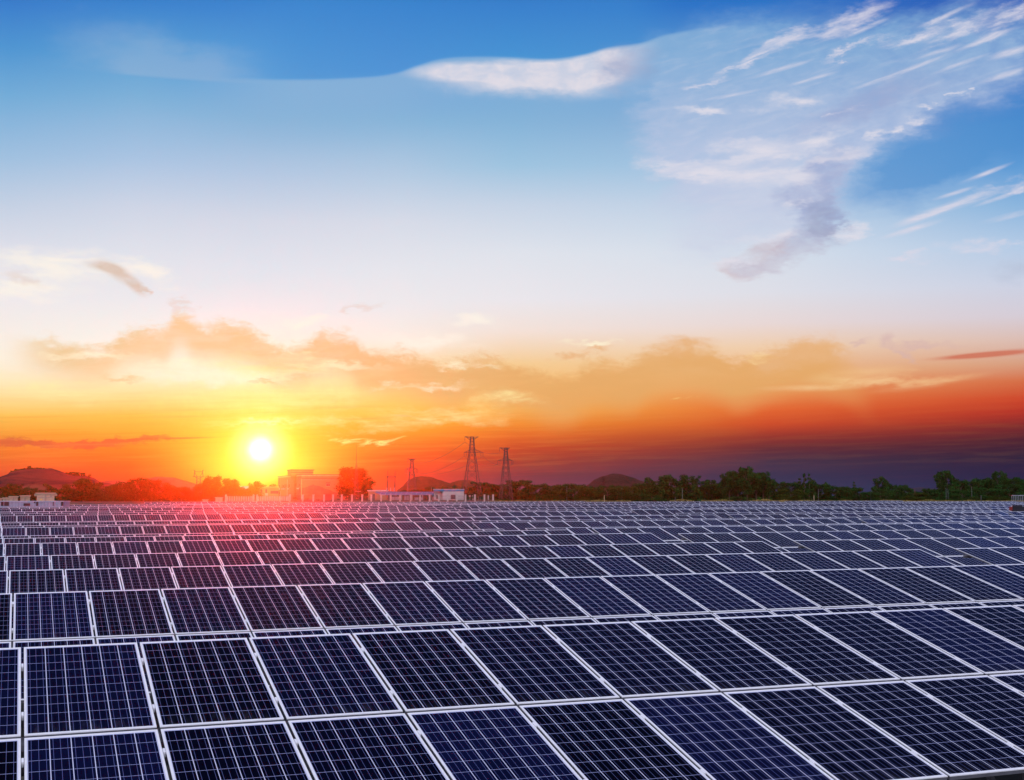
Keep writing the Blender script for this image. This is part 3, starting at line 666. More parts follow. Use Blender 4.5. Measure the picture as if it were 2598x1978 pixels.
for a in [(1277,1262,30,252,'bush'),(1353,1259,28,250,'bush'),(1390,1255,44,254,'olivebush'),(1420,1242,40,262,'olive'),(1598,1231,44,254,'olive'),(1658,1252,42,250,'bush'),(1480,1258,30,254,'olivebush'),(1318,1268,22,250,'bush'),
          (1878,1255,46,250,'bush'),(1830,1262,26,250,'olivebush'),(1990,1253,36,256,'olivebush'),(2018,1256,34,254,'olivebush'),(2060,1258,36,254,'bush'),(2145,1256,30,252,'olivebush'),(2100,1264,30,250,'bush'),
          (2246,1246,44,256,'bush'),(2300,1256,40,252,'olivebush'),(2335,1258,40,250,'olivebush'),(2430,1250,34,256,'bush'),(2395,1262,34,250,'bush'),(2470,1258,30,252,'olivebush'),(2530,1252,50,254,'olivebush'),
          (150,1258,40,250,'bush'),(20,1262,40,250,'bush'),(1245,1246,30,262,'bush'),(1207,1248,36,252,'bush'),(560,1258,26,252,'olivebush')]: T(*a, PF)
for (u, lab) in [(747,'a'),(778,'b'),(807,'c'),(858,'d'),(901,'e')]: pass
seen = {}
treelist.sort(key=lambda q: (q[5], q[4], q[0]))
cnt = {}
for q in treelist: cnt[(q[5], q[4])] = cnt.get((q[5], q[4]), 0) + 1
for n_, (u, vt, wpx, D, kind, place) in enumerate(treelist):
    me = KM[kind][n_ % len(KM[kind])]; zb = far_z(D); p = at(u, 1200, D)
    H_ = at(u, vt, D).z - zb; Wd = wpx/F*D*1.42; a0 = .9 if kind not in ('tall','spire') else .62
    root = empty('bush' if 'bush' in kind else 'tree', (p.x, D, zb), random.uniform(0, 6.28), (Wd/a0, Wd/a0, H_/.98))
    key = (place, kind); i_ = seen.get(key, 0); seen[key] = i_+1; tot = cnt[key]
    lab = DESC[kind] + ' ' + place if tot == 1 else '%s %s, %s of its kind from the left' % (DESC[kind], place, ORD[i_] if i_ < 20 else 'twenty-' + ORD[i_-20])
    tag(root, lab, 'bush' if 'bush' in kind else 'tree', ('bushes ' if 'bush' in kind else 'trees ') + place)
    link('crown', me[0], root); link('trunk', me[1], root)
# trees on the quarry hill crest
cm = KM['broad'][0]
for i, (u, vt, w_) in enumerate([(38,1194,14),(50,1190,16),(62,1189,16),(74,1187,16),(80,1182,9),(90,1187,16),(102,1186,16),(114,1187,16),(125,1189,14),(138,1194,12),(148,1196,10),(178,1199,14),(190,1197,16),(202,1198,14),(216,1200,12),(232,1203,7)]):
    D = 430; zt = at(u, vt, D).z; zb = at(u, vt+ (13 if w_ > 8 else 9), D).z; p = at(u, vt, D)
    root = empty('tree', (p.x, D-2, zb), i*.9, (w_/F*D*1.5, w_/F*D*1.5, (zt-zb)*1.1))
    tag(root, 'small dark tree on the crest of the quarry hill, %s from the left' % ORD[i], 'tree', 'trees on the quarry hill crest')
    link('crown', KM['broad'][i % 3][0], root); link('trunk', KM['broad'][i % 3][1], root)
# undergrowth below the treeline: a continuous thicket nobody could count
def thicket(name, segs, D0, D1, n, mats, hmin, hmax, s0=.25, s1=.5):
    rr = random.Random(5); h = MB()
    for _ in range(n):
        u0, u1, hh = segs[rr.randrange(len(segs))]; u = rr.uniform(u0, u1); D = rr.uniform(D0, D1); p = at(u, 1250, D)
        hx = hh*(.6+.4*math.sin(u*.09)*math.sin(u*.031+1)); z = far_z(D) + rr.random()**.8*hx
        s_ = rr.uniform(s0, s1); q = Vector((p.x, D, z)); nrm = Vector((rr.gauss(0,1), rr.gauss(0,1)-.6, rr.gauss(0,1)+.5)).normalized()
        x = nrm.orthogonal().normalized(); x.rotate(Matrix.Rotation(rr.uniform(0,6.28), 3, nrm)); y = nrm.cross(x)
        h.quad([q-x*s_-y*s_*.4, q+x*s_*.2-y*s_*.8, q+x*s_, q+y*s_*.8], 1 if rr.random() < .15 else 0)
    return h.build(name, mats)
segs = [(-60+i*70, 10+i*70, 2.2) for i in range(9)] + [(1180+i*70, 1250+i*70, 2.9) for i in range(21)]
tag(thicket('undergrowth', segs, 305, 335, 34000, L1, 0, 3), 'dense dark green undergrowth filling the foot of the treeline', 'undergrowth', kind='stuff')
seg2 = [(1310,1345,.25),(1480,1600,.3),(1700,1760,.4),(1780,1860,.35),(1900,2000,.45),(2000,2230,.25),(2230,2420,.35),(2420,2598,.25),(1240,1480,.2)]
tag(thicket('dry_grass', seg2, 238, 246, 9000, [M['dry'], M['leaf3']], 0, .4, .06, .16), 'dry yellow grass along the far edge of the panel field', 'grass', kind='stuff')

# ------------------------------------------------------------------ cream building
def frame_box(o, ex, ey):                           # local frame -> matrix
    ex = Vector((ex[0], ex[1], 0)).normalized(); ey = Vector((-ex.y, ex.x, 0)); m = Matrix.Identity(4)
    m.col[0][:3] = ex; m.col[1][:3] = ey; m.col[2][:3] = (0,0,1); m.col[3][:3] = o; return m
S = 1.2
c0 = at(764, 1272, 250*S); zg = far_z(250*S)
ex = Vector((.949, .315, 0)); rz = math.atan2(ex.y, ex.x)
bld = empty('cream_building', (c0.x, c0.y, zg), rz)
tag(bld, 'cream flat-roofed building with a hill overlay on its front, right of the sun', 'building')
FW, DL, HT = 9.95*S, 29.5*S, at(764, 1203.5, 250*S).z - zg
MB().box(0, FW, 0, DL, -.5, HT-.35).build('wall', M['wall_cream'], bld)
MB().box(-.14, FW+.14, -.14, .22, HT-.349, HT).box(-.14, .22, .221, DL+.14, HT-.349, HT).box(FW-.2, FW+.14, .221, DL+.14, HT-.349, HT).box(.221, FW-.201, DL-.2, DL+.14, HT-.349, HT).box(.221, FW-.201, .221, DL-.201, HT-.5, HT-.33).build('parapet', M['pale_trim'], bld)
MB().box(-.16, FW+.16, -.17, -.141, HT-.06, HT+.05).box(-.17, -.141, -.14, DL, HT-.06, HT+.05).build('coping', M['trim'], bld)
MB().box(.02, FW+.02, -.12, -.003, HT-1.08, HT-.93).build('cornice', M['trim'], bld)
MB().box(.02, FW+.02, -.08, -.003, HT-1.2, HT-1.085).build('cornice_band', M['pale_trim'], bld)
MB().box(-.035, -.002, 0, DL, 0, HT-.36).build('side_cladding', M['wall_tan'], bld)
MB().box(-.09, .1, -.10, -.002, 0, HT-.94).build('corner_pilaster', M['pale_trim'], bld)
# hill showing through from behind, painted on the front wall as an overlay
def wu(u): return (u-764)/(895-764)*FW
def wz(v): return (1272-v)/F*250*S
mp = [(766,1238),(775,1236),(785,1232),(791,1231),(792,1229),(795,1229),(796,1231),(806,1232),(815,1235),(822,1239),(834,1242),(846,1248),(858,1252),(870,1255),(884,1258),(893,1260)]
mm = MB()
for (a, va), (b_, vb) in zip(mp, mp[1:]): mm.quad([(wu(a), -.006, .3), (wu(b_), -.006, .3), (wu(b_), -.006, wz(vb)), (wu(a), -.006, wz(va))])
mm.build('hill_overlay', M['overlay'], bld)
win = MB().box(wu(825.5), wu(836), -.05, -.004, wz(1234), wz(1224)).build('window', M['pale_trim'], bld)
MB().box(wu(826.3), wu(830.3), -.065, -.051, wz(1233), wz(1227.6)).box(wu(831.2), wu(835.2), -.065, -.051, wz(1233), wz(1227.6)).build('pane', M['winglass'], win)
MB().box(wu(825), wu(836.5), -.10, -.052, wz(1226.6), wz(1224)).build('shade', M['trim'], win)
door = MB().box(wu(822.5), wu(838), -.06, -.004, 0.05, wz(1254)).build('door', M['red'], bld)
MB().box(wu(821), wu(839.5), -.55, -.004, wz(1253.8), wz(1252)).build('canopy', M['trim'], door)
# side wall windows and air conditioners: position along the receding left wall
def sy(u):                                          # distance along left wall for pixel u
    lo, hi = 0, DL
    for _ in range(40):
        m_ = (lo+hi)/2; p = c0 + Vector((-ex.y, ex.x, 0))*m_; uu = proj((p.x, p.y, 3))[0]
        if uu > u: lo = m_
        else: hi = m_
    return lo
for (u, v0, v1, hw) in [(710,1227,1236,.7),(719,1227,1236,.7),(726.5,1226,1236,.7),(735,1226,1236,.7),(752,1225,1236,.55),(760,1225,1236,.55),(744,1240,1250,.6),(752,1255,1263,.5),(760,1255,1266,.5),(744,1214,1220,.5)]:
    y = sy(u); w_ = MB().box(-.07, -.036, y-hw, y+hw, wz(v1), wz(v0)).build('window', M['pale_trim'], bld)
    MB().box(-.085, -.071, y-hw*.75, y+hw*.75, wz(v1)+.06, wz(v0)-.06).build('pane', M['winglass'], w_)
for u in (709.5, 718.5, 723.5, 733, 758):
    y = sy(u); MB().box(-.45, -.036, y-.5, y+.5, wz(1241), wz(1237)).build('air_conditioner', M['white'], bld)
MB().bar((-.1, sy(729.5), 0), (-.1, sy(729.5), wz(1214)), .10).build('drainpipe', M['white'], bld)
# stair penthouse
px0, px1 = wu(748), wu(804)
ph_ = MB().box(px0, px1, 6, 11, HT-.3, HT+1.05).build('penthouse', M['wall_cream'], bld)
MB().box(px0-.1, px1+.3, 5.85, 11.2, HT+1.051, HT+1.25).build('roof_slab', M['trim'], ph_)
MB().box(px0-.05, px1+.1, 5.9, 5.999, HT+.55, HT+.68).build('roof_band', M['trim'], ph_)
MB().box(-.6, .8, 7.0, 11.5, 1.0, HT+1.0).box(-.7, .9, 6.9, 11.6, HT+1.001, HT+1.15).build('stair_tower', M['wall_tan'], bld)

# low annex left of it
ca = at(657, 1272, 292); an = empty('low_annex', (ca.x, ca.y, far_z(292)), math.atan2(.2, 1))
tag(an, 'low cream annex with air conditioners left of the cream building', 'building')
AW = 49/F*292; ah = at(657, 1236, 292).z - far_z(292)
MB().box(0, AW, 0, 8, 0, ah).build('wall', M['wall_cream'], an)
MB().box(-.1, AW+.1, -.12, 8.1, ah+.001, ah+.16).build('coping', M['pale_trim'], an)
MB().box(AW*.58, AW*.98, -.06, -.003, ah*.55, ah*.75).build('window', M['winglass'], an)
for f in (.14, .38): MB().box(AW*f-.3, AW*f+.3, -.35, -.003, ah*.42, ah*.58).build('air_conditioner', M['white'], an)
for f in (.12, .36): MB().box(AW*f-.18, AW*f+.18, -.05, -.003, ah*.62, ah*.86).build('window', M['winglass'], an)

def house(u0, u1, vr, ve, D, label, roofm, wallm, vb=1262):
    c = at((u0+u1)/2, vb, D); h = empty('house', (c.x, D, c.z), .1); w_ = (u1-u0)/F*D/2; zr = at(u0, vr, D).z-c.z; ze = at(u0, ve, D).z-c.z
    MB().box(-w_*.92, w_*.92, 0, 6, -1, ze).build('wall', wallm, h)
    r_ = MB(); r_.quad([(-w_,-.5,ze),(w_,-.5,ze),(w_*.8,3,zr),(-w_*.8,3,zr)]); r_.quad([(w_,6.5,ze),(-w_,6.5,ze),(-w_*.8,3,zr),(w_*.8,3,zr)])
    r_.quad([(-w_,6.5,ze),(-w_,-.5,ze),(-w_*.8,3,zr)]); r_.quad([(w_,-.5,ze),(w_,6.5,ze),(w_*.8,3,zr)]); r_.quad([(w_,-.5,ze-.02),(-w_,-.5,ze-.02),(-w_,6.5,ze-.02),(w_,6.5,ze-.02)])
    r_.build('roof', roofm, h); MB().box(-w_*.4, -w_*.15, -.03, -.003, ze*.35, ze*.8).box(w_*.2, w_*.45, -.03, -.003, ze*.35, ze*.8).build('window', M['winglass'], h)
    tag(h, label, 'house')
house(8, 31, 1223, 1229, 420, 'bright red roofed house among the trees at the far left edge', M['redroof'], M['wall_cream'])
house(64, 86, 1231, 1238, 420, 'second red roofed house under the quarry hill', M['redroof'], M['white'])
house(604, 630, 1233, 1241, 300, 'pale roofed cottage between trees left of the annex', M['white'], M['wall_cream'])

# ------------------------------------------------------------------ fence and compound
def at_g(u, D): p = at(u, 1272, D); return Vector((p.x, D, far_z(D)))
DF = 243
ch = at(0, 1255, DF).z - far_z(DF)
fe = empty('picket_fence', at_g(572, DF)); tag(fe, 'pale concrete picket fence in front of the low annex', 'fence')
o0 = fe.location.copy()
for (a, b_) in [(573, 643), (652, 735)]:
    wa, wb_ = at_g(a, DF).x-o0.x, at_g(b_, DF).x-o0.x
    MB().box(wa, wb_, -.09, .09, -.3, .12).build('base_wall', M['basewall'], fe)
    n = int((b_-a)/4.2)
    for i in range(n+1):
        x = wa + (wb_-wa)*i/n; hgt = at(0, 1258.5, DF).z-far_z(DF)
        MB().box(x-.075, x+.075, -.07, .07, .121, hgt).build('picket', M['concrete'], fe)
    for x in (wa-.0, wb_+.0): 
        MB().box(x-.16, x+.16, -.14, .14, -.25, ch+.02).bar((x,0,ch+.02), (x,0,ch+.14), .2, .08, sides=8).build('gate_post', M['concrete'], fe)
fe2 = empty('railing_fence', at_g(735, DF)); tag(fe2, 'dark iron railing fence with pale square pillars before the substation', 'fence'); o0 = fe2.location.copy()
xa, xb = 0, at_g(1255, DF).x-o0.x
MB().box(xa, xb, -.12, .12, -.4, .26).build('base_wall', M['basewall'], fe2)
rl = MB(); rl.box(xa, xb, -.02, .02, ch-.22, ch-.18); rl.box(xa, xb, -.02, .02, .42, .46)
nb = int((xb-xa)/.16)
for i in range(nb): x = xa + i*.16; rl.box(x-.012, x+.012, -.012, .012, .261, ch-.221)
rl.build('railing', M['iron'], fe2)
pil = [735,768,795,822,845,867,893,919,942,967,991,1015,1042,1066,1090,1113,1136,1159,1181,1205,1229,1251]
for u in pil:
    x = at_g(u, DF).x-o0.x
    MB().box(x-.15, x+.15, -.15, .15, .0, ch).box(x-.19, x+.19, -.19, .19, ch+.001, ch+.07).build('pillar', M['concrete'], fe2)
back = empty('rear_fence', at_g(1190, DF+9)); tag(back, 'far side run of pale fence pillars behind the blue trimmed hut', 'fence'); o0 = back.location.copy()
MB().box(0, at_g(1252, DF+9).x-o0.x, -.1, .1, -.4, .3).build('base_wall', M['basewall'], back)
for u in (1192,1200,1214,1219,1239): 
    x = at_g(u, DF+9).x-o0.x; MB().box(x-.13, x+.13, -.13, .13, .0, ch*.97).build('pillar', M['concrete'], back)
# shrubs inside the fence
for i, (u, vt, w_) in enumerate([(748,1257,13),(778,1262,12),(807,1264,11),(858,1264,12),(905,1263,14),(886,1258,7)]):
    D = DF+4; p = at_g(u, D); H_ = at(u, vt, D).z-p.z
    root = empty('bush', p, i, (w_/F*D*1.3, w_/F*D*1.3, H_*1.05)); link('crown', KM['bush'][i%2][0], root); link('trunk', KM['bush'][i%2][1], root)
    tag(root, 'small clipped shrub before the cream building, %s from the left' % ORD[[0,1,2,3,5,4][i]], 'bush', 'clipped shrubs before the cream building')
# blue trimmed hut
DH = 252; ch0 = at_g(1123, DH); hut = empty('utility_hut', ch0, .06); tag(hut, 'small pale hut with a blue parapet behind the iron railing', 'building')
hw = 54/F*DH; hh = at(1123, 1246, DH).z-far_z(DH); hb = at(1123, 1240.5, DH).z-far_z(DH)
MB().box(0, hw, 0, 7, -.3, hh).build('wall', M['white'], hut)
MB().box(-1.65, -.002, 1.5, 7, -.3, hh).build('side_wing', M['wall_grey'], hut)
MB().box(-1.75, hw+.06, -.10, 7.1, hh+.001, hb).build('parapet', M['bluetrim'], hut); MB().box(-1.78, hw+.09, -.13, 7.13, hb-.1, hb+.03).build('coping', M['rail'], hut)
w_ = MB().box(hw*.38, hw*.60, -.06, -.003, .42, 1.28).build('window', M['iron'], hut); MB().box(hw*.42, hw*.485, -.075, -.061, .5, 1.2).box(hw*.50, hw*.565, -.075, -.061, .5, 1.2).build('pane', M['winglass'], w_)
MB().box(hw*.46, hw*.52, -.2, -.003, 1.45, 1.7).build('wall_lamp', M['white'], hut)
MB().bar((hw*.95,-.06,0),(hw*.95,-.06,hh-.05),.09).build('drainpipe', M['white'], hut)
MB().box(-1.2, -.7, 1.44, 1.498, .5, 1.2).build('door', M['iron'], hut)
# carport with solar roof
DC = 256; cc = at_g(950, DC); cp_ = empty('solar_carport', cc, .0); tag(cp_, 'long carport with a sloping blue solar roof behind the railing', 'carport')
cw = (1101-950)/F*DC; z1_ = at(0, 1247, DC).z-far_z(DC); z0_ = at(0, 1254.5, DC).z-far_z(DC)
def roof_m():
    m = bpy.data.materials.new('carport_solar_roof'); m.use_nodes = True; t = NT(m.node_tree); b = t.N['Principled BSDF']; tc = t.node('ShaderNodeTexCoord').outputs['Object']
    x, y, z = t.xyz(tc); g1 = t.m('LESS_THAN', t.m('FRACT', t.mul(x, 1.0)), .08); g2 = t.m('LESS_THAN', t.m('FRACT', t.mul(y, .6)), .07)
    t.put(b.inputs['Base Color'], t.mix(t.m('MAXIMUM', g1, g2), (.035,.04,.13,1), (.20,.20,.32,1))); b.inputs['Roughness'].default_value = .35; return m
rf = MB(); dpt = 3.4
rf.quad([(1.1,0,z0_),(cw+.4,0,z0_),(cw-.1,dpt,z1_),(-.4,dpt,z1_)]); rf.quad([(-.4,dpt,z1_-.08),(cw-.1,dpt,z1_-.08),(cw+.4,0,z0_-.08),(1.1,0,z0_-.08)])
rf.quad([(1.1,0,z0_-.08),(cw+.4,0,z0_-.08),(cw+.4,0,z0_),(1.1,0,z0_)]); rf.quad([(-.4,dpt,z1_-.08),(1.1,0,z0_-.08),(1.1,0,z0_),(-.4,dpt,z1_)]); rf.build('roof', roof_m(), cp_)
for i in range(6):
    x = 1.2 + i*(cw-1.4)/5; MB().bar((x,.3,-.2),(x,.3,z0_-.05),.09).build('post', M['white'], cp_)
    MB().bar((x-.3,dpt-.3,-.2),(x-.3,dpt-.3,z1_-.12),.09).build('post', M['white'], cp_)
# parked equipment boxes under the carport
for i, (u, w_, hh_) in enumerate([(1000,2.0,1.0),(1030,1.1,1.25),(1060,1.7,.9)]):
    p = at_g(u, DC-.0); e_ = empty('equipment_cabinet', (p.x, DC+1.5, p.z)); tag(e_, 'dark electrical cabinet under the solar carport, %s' % ('leftmost','middle one','rightmost')[i], 'cabinet', 'cabinets under the carport')
    MB().box(-w_/2, w_/2, 0, 1, 0, hh_).build('body', M['iron'], e_); MB().box(-w_/2+.08, -.03, -.03, -.003, .1, hh_-.1).box(.03, w_/2-.08, -.03, -.003, .1, hh_-.1).build('door', M['rail'], e_)
# low sheds behind the carport
p = at_g(962, 280); sh = empty('switch_house', p); tag(sh, 'low pale roofed switch house left behind the carport', 'building')
MB().box(-2.3, 1.4, 0, 4, 0, 2.15).build('wall', M['wall_tan'], sh); MB().box(-2.5, 1.6, -.2, 4.2, 2.151, 2.4).build('roof', M['white'], sh); MB().box(-1.6,-.9,-.03,-.003,.2,1.6).build('door', M['iron'], sh)

# ------------------------------------------------------------------ gantry, mast, pylons, poles
DG = 290; gp = at_g(992, DG); ga = empty('busbar_gantry', gp); tag(ga, 'two-legged busbar gantry behind the solar carport', 'gantry')
def gz(v): return at(0, v, DG).z-far_z(DG)
def gx(u): return (u-992)/F*DG
for (u, ul) in ((983, 979), (1002, 998)):
    MB().bar((gx(u),0,-.2),(gx(u),0,gz(1194)),.22,.12,sides=6).build('leg', M['tower'], ga)
    MB().bar((gx(ul-1),.6,-.2),(gx(u),0,gz(1208)),.12,.09,sides=6).build('brace', M['tower'], ga)
bm_ = MB(); bm_.box(gx(981), gx(1004), -.08, .08, gz(1209.5), gz(1208)); bm_.box(gx(981), gx(1004), -.08, .08, gz(1212), gz(1211.3)); bm_.build('crossbeam', M['tower'], ga)
for u in (986, 990, 997): MB().bar((gx(u),0,gz(1212)),(gx(u),0,gz(1222)),.10,sides=6).build('insulator', M['iron'], ga)
tr_ = empty('transformer', at_g(990, DG-3)); tag(tr_, 'dark transformer with bushings below the busbar gantry', 'transformer')
MB().box(-1.2, 1.2, 0, 1.5, 0, 2.2).build('tank', M['iron'], tr_)
for x in (-.8, 0, .8): MB().bar((x,.7,2.2),(x,.7,3.0),.2,.1,sides=8).build('bushing', M['rail'], tr_)

DM = 262; ms = empty('lightning_mast', at_g(903, DM)); tag(ms, 'slim lightning mast with a tapering spire at the corner of the cream building', 'mast')
def mz(v): return at(0, v, DM).z-far_z(DM)
m_ = MB(); rb_, rt_ = .42, .12; zt = mz(1178)
legs = [(math.cos(a), math.sin(a)) for a in (2.3, -2.3+.2, 0.1)]
for (x, y) in legs: m_.bar((x*rb_*1.4, y*rb_, 0), (x*rt_, y*rt_, zt), .13, .07, sides=5)
for i in range(9):
    z0 = zt*i/9; z1 = zt*(i+1)/9; f0 = 1-i/9; f1 = 1-(i+1)/9
    for a in range(3):
        p0 = legs[a]; p1 = legs[(a+1)%3]; r0 = rt_+(rb_*1.4-rt_)*f0; r1 = rt_+(rb_*1.4-rt_)*f1
        m_.bar((p0[0]*r0, p0[1]*r0, z0), (p1[0]*r1, p1[1]*r1, z1), .035, sides=4)
m_.build('lattice', M['tower'], ms)
MB().bar((0,0,zt),(0,0,mz(1150)),.12,.07,sides=6).bar((0,0,mz(1150)),(0,0,mz(1126)),.06,.025,sides=5).build('spire', M['tower'], ms)
MB().bar((-.3,-.1,mz(1246)),(1.0,-.1,mz(1246)),.05).build('arm', M['white'], ms)

def pylon(u, vtop, vbase, wbase, wtop, varm, uarm0, uarm1, utop0, utop1, D, label, wmul=1.0):
    zg_ = far_z(D); root = empty('pylon', (at(u, 1200, D).x, D, zg_), .25); px = D/F
    Z = lambda v: at(0, v, D).z-zg_
    th = .14*wmul*D/450
    H0, HA, HT_ = -.3, Z(varm), Z(vtop)
    wb, wa, wt = wbase*px*.5, wtop*px*.5*1.5, wtop*px*.5*.8
    def width(z):
        if z < HA: f = z/HA; return wb*(1-f)+wa*f
        f = (z-HA)/(HT_-HA); return wa*(1-f)+wt*f
    b = MB(); cs = [(-1,-1),(1,-1),(1,1),(-1,1)]
    levels = [0]; n1_ = 6
    z = 0; step = (HA)/n1_*1.6
    zs = [0]
    hts = [.25,.2,.17,.14,.13,.11]; acc = 0
    for q in hts: acc += q; zs.append(HA*acc)
    m2 = 5; zs += [HA+(HT_-HA)*(i+1)/m2 for i in range(m2)]
    for i in range(len(zs)-1):
        z0, z1 = zs[i], zs[i+1]; w0, w1 = width(z0), width(z1)
        for j in range(4):
            x0, y0 = cs[j]; x1, y1 = cs[(j+1)%4]
            b.bar((x0*w0,y0*w0,z0),(x0*w1,y0*w1,z1), th*1.25)
            b.bar((x0*w0,y0*w0,z0),(x1*w1,y1*w1,z1), th*.6); b.bar((x1*w0,y1*w0,z0),(x0*w1,y0*w1,z1), th*.6)
            if i in (2, 5, 6, 10): b.bar((x0*w1,y0*w1,z1),(x1*w1,y1*w1,z1), th*.8)
    b.build('lattice_body', M['tower'], root)
    def arm(x0, x1, z, w, rise, name):
        a = MB()
        for sgn, xe in ((-1, x0), (1, x1)):
            for yy in (-w, w): 
                a.bar((sgn*w, yy, z), (xe, 0, z+rise), th*.8); a.bar((sgn*w, yy, z+abs(xe)*.28 if rise == 0 else z-abs(xe)*.3), (xe, 0, z+rise), th*.6)
            for f in (.35, .65): a.bar((sgn*w+(xe-sgn*w)*f, 0, z+rise*f), (sgn*w+(xe-sgn*w)*(f-.2), 0, z+(abs(xe)*.28*(1-f+.2) if rise == 0 else -abs(xe)*.3*(1-f+.2))+rise*f), th*.5)
        a.bar((x0,0,z+rise),(x1,0,z+rise), th*.8 if rise == 0 else th*.6); a.build('crossarm', M['tower'], root)
    xl0, xl1 = (uarm0-u)*px, (uarm1-u)*px; xt0, xt1 = (utop0-u)*px, (utop1-u)*px
    arm(xl0, xl1, HA, width(HA), 0, 'lower'); arm(xt0, xt1, HT_-.2, width(HT_), .25, 'upper')
    for (x, z) in ((xl0, HA), (xl1, HA), (xl1*.8, HA), (xl0*.72, HA), (xt0, HT_)):
        MB().bar((x,0,z),(x+(.3 if x < 0 else -.1)*0,0,z-1.3*D/450), th*.9, sides=6).build('insulator', M['iron'], root)
    tag(root, label, 'pylon', 'steel lattice pylons'); return (root, [(xl0, HA-1.3*D/450), (xl1, HA-1.3*D/450), (xt0, HT_-1.0)])
pA = pylon(1197.5, 1108, 1268, 46, 9, 1147.5, 1177, 1226, 1179, 1214, 258, 'tallest steel lattice pylon, standing right behind the blue trimmed hut', .95)
pB = pylon(1283.5, 1136, 1272, 30, 7, 1168.5, 1262, 1302, 1267, 1294, 256, 'steel lattice pylon right of the tallest one, before the trees', .95)
pC = pylon(1045, 1163.5, 1268, 26, 6, 1190, 1028, 1060, 1034, 1055, 330, 'small steel lattice pylon in front of the grassy mound', .95)
# far cat-head tower left of the sun
D = 395; ct = empty('pylon', (at(504, 1200, D).x, D, far_z(D))); tag(ct, 'faint horned pylon standing far behind the trees left of the sun', 'pylon', 'steel lattice pylons')
Z = lambda v: at(0, v, D).z-far_z(D); X = lambda u: (u-504)/F*D
b = MB()
for s_ in (-1, 1):
    b.bar((s_*.9,0,0),(s_*.5,0,Z(1212)),.2); b.bar((s_*.5,0,Z(1212)),(s_*1.35,0,Z(1208)),.18); b.bar((s_*1.35,0,Z(1208)),(s_*1.15,0,Z(1193)),.18); b.bar((s_*.3,0,Z(1210)),(s_*1.15,0,Z(1199)),.12)
    b.bar((s_*1.15,0,Z(1193)),(s_*1.5,0,Z(1192)),.14)
for i in range(5):
    z0, z1 = Z(1250-8*i), Z(1242-8*i); b.bar((-.7,0,z0),(.6,0,z1),.09); b.bar((.7,0,z0),(-.6,0,z1),.09)
b.bar((-1.2,0,Z(1196.5)),(1.2,0,Z(1196.5)),.14); b.build('lattice_body', M['tower'], ct)
MB().bar((-1.75,0,Z(1209)),(1.75,0,Z(1209)),.14).build('crossarm', M['tower'], ct)
# red flag
fl_ = empty('flagpole', at_g(1034.5, 262)); tag(fl_, 'thin pole flying a red flag beside the small pylon', 'flagpole')
fz = lambda v: at(0, v, 262).z-far_z(262)
MB().bar((0,0,0),(0,0,fz(1186)),.06,.03,sides=6).build('pole', M['palepole'], fl_)
f_ = MB()
for i in range(6):
    x0, x1 = .08+i*.1, .18+i*.1; y0, y1 = .08*math.sin(i*1.2), .08*math.sin((i+1)*1.2); d0, d1 = i*.03, (i+1)*.03
    f_.quad([(x0,y0,fz(1194.5)-d0),(x1,y1,fz(1194.5)-d1),(x1,y1,fz(1187)-d1),(x0,y0,fz(1187)-d0)]); f_.quad([(x0,y0+.01,fz(1187)-d0),(x1,y1+.01,fz(1187)-d1),(x1,y1+.01,fz(1194.5)-d1),(x0,y0+.01,fz(1194.5)-d0)])
f_.build('flag', M['red'], fl_)
# utility and lamp poles
for (u, vt, vb, D, w_, m_, lab) in [(1533,1256,1276,236,.16,'woodpole','short weathered wooden post left of the round tree at the field edge'),(1578,1238,1272,262,.08,'palepole','thin pale pole beside the round dark tree'),
      (1713,1261,1276,236,.16,'iron','short black post in front of the tall trees'),(1731,1238,1268,262,.08,'palepole','thin pale pole among the tall dark trees'),(2065,1256,1272,240,.14,'woodpole','short tan post below the pointed trees'),
      (2076,1240,1270,262,.07,'palepole','thin pale pole right of the short tan post'),(2489,1256,1272,240,.08,'palepole','white short post near the right edge'),(2400,1237,1268,262,.06,'palepole','left one of two thin poles under the dense tall tree'),
      (2405,1240,1268,264,.06,'palepole','right one of two thin poles under the dense tall tree'),(2465,1234,1268,262,.06,'palepole','thin dim pole before the broad trees near the right edge'),(2321,1241,1262,264,.10,'iron','thin black pole in the gap of the right treeline'),
      (1438,1233,1272,262,.06,'palepole','very thin pole before the trees under the brown knoll'),(2209,1245,1262,270,.10,'iron','thin black pole in the dip of the right treeline'),(1094.5,1235,1262,275,.10,'palepole','thin pole left of the blue trimmed hut'),
      (711,1246,1274,239,.10,'white','white post in front of the picket fence'),(1094,1268,1277,234,.12,'white','stubby white post before the base wall')]:
    zb = ground(at(u, vt, D).x, D); H_ = at(u, vt, D).z-zb; o = MB().bar((0,0,-.2),(0,0,H_),w_,w_*.7,sides=8).build('pole', M[m_]); o.location = (at(u, vt, D).x, D, zb); tag(o, lab, 'pole')
# power lines
def wire(a, b_, sag, label):
    w_ = MB(); n = 14; prev = None
    for i in range(n+1):
        f = i/n; p = a.lerp(b_, f); p.z -= sag*4*f*(1-f)
        if prev is not None: w_.bar(prev, p, .035, sides=4)
        prev = p
    o = w_.build('power_line', M['iron']); tag(o, label, 'power line', 'power lines between the pylons')
def wp(py, i): r0, pts = py; x, z = pts[i]; v = Matrix.Rotation(.25, 3, 'Z') @ Vector((x, 0, z)); return r0.location + v
SIDE = ['left lower', 'right lower', 'top']
for i in range(3):
    wire(wp(pA, i), wp(pC, i), 1.5, 'thin wire from the %s arm of the tallest pylon to the small pylon' % SIDE[i])
    wire(wp(pA, i), wp(pB, i), .9, 'thin wire from the %s arm of the tallest pylon to its right neighbour' % SIDE[i])

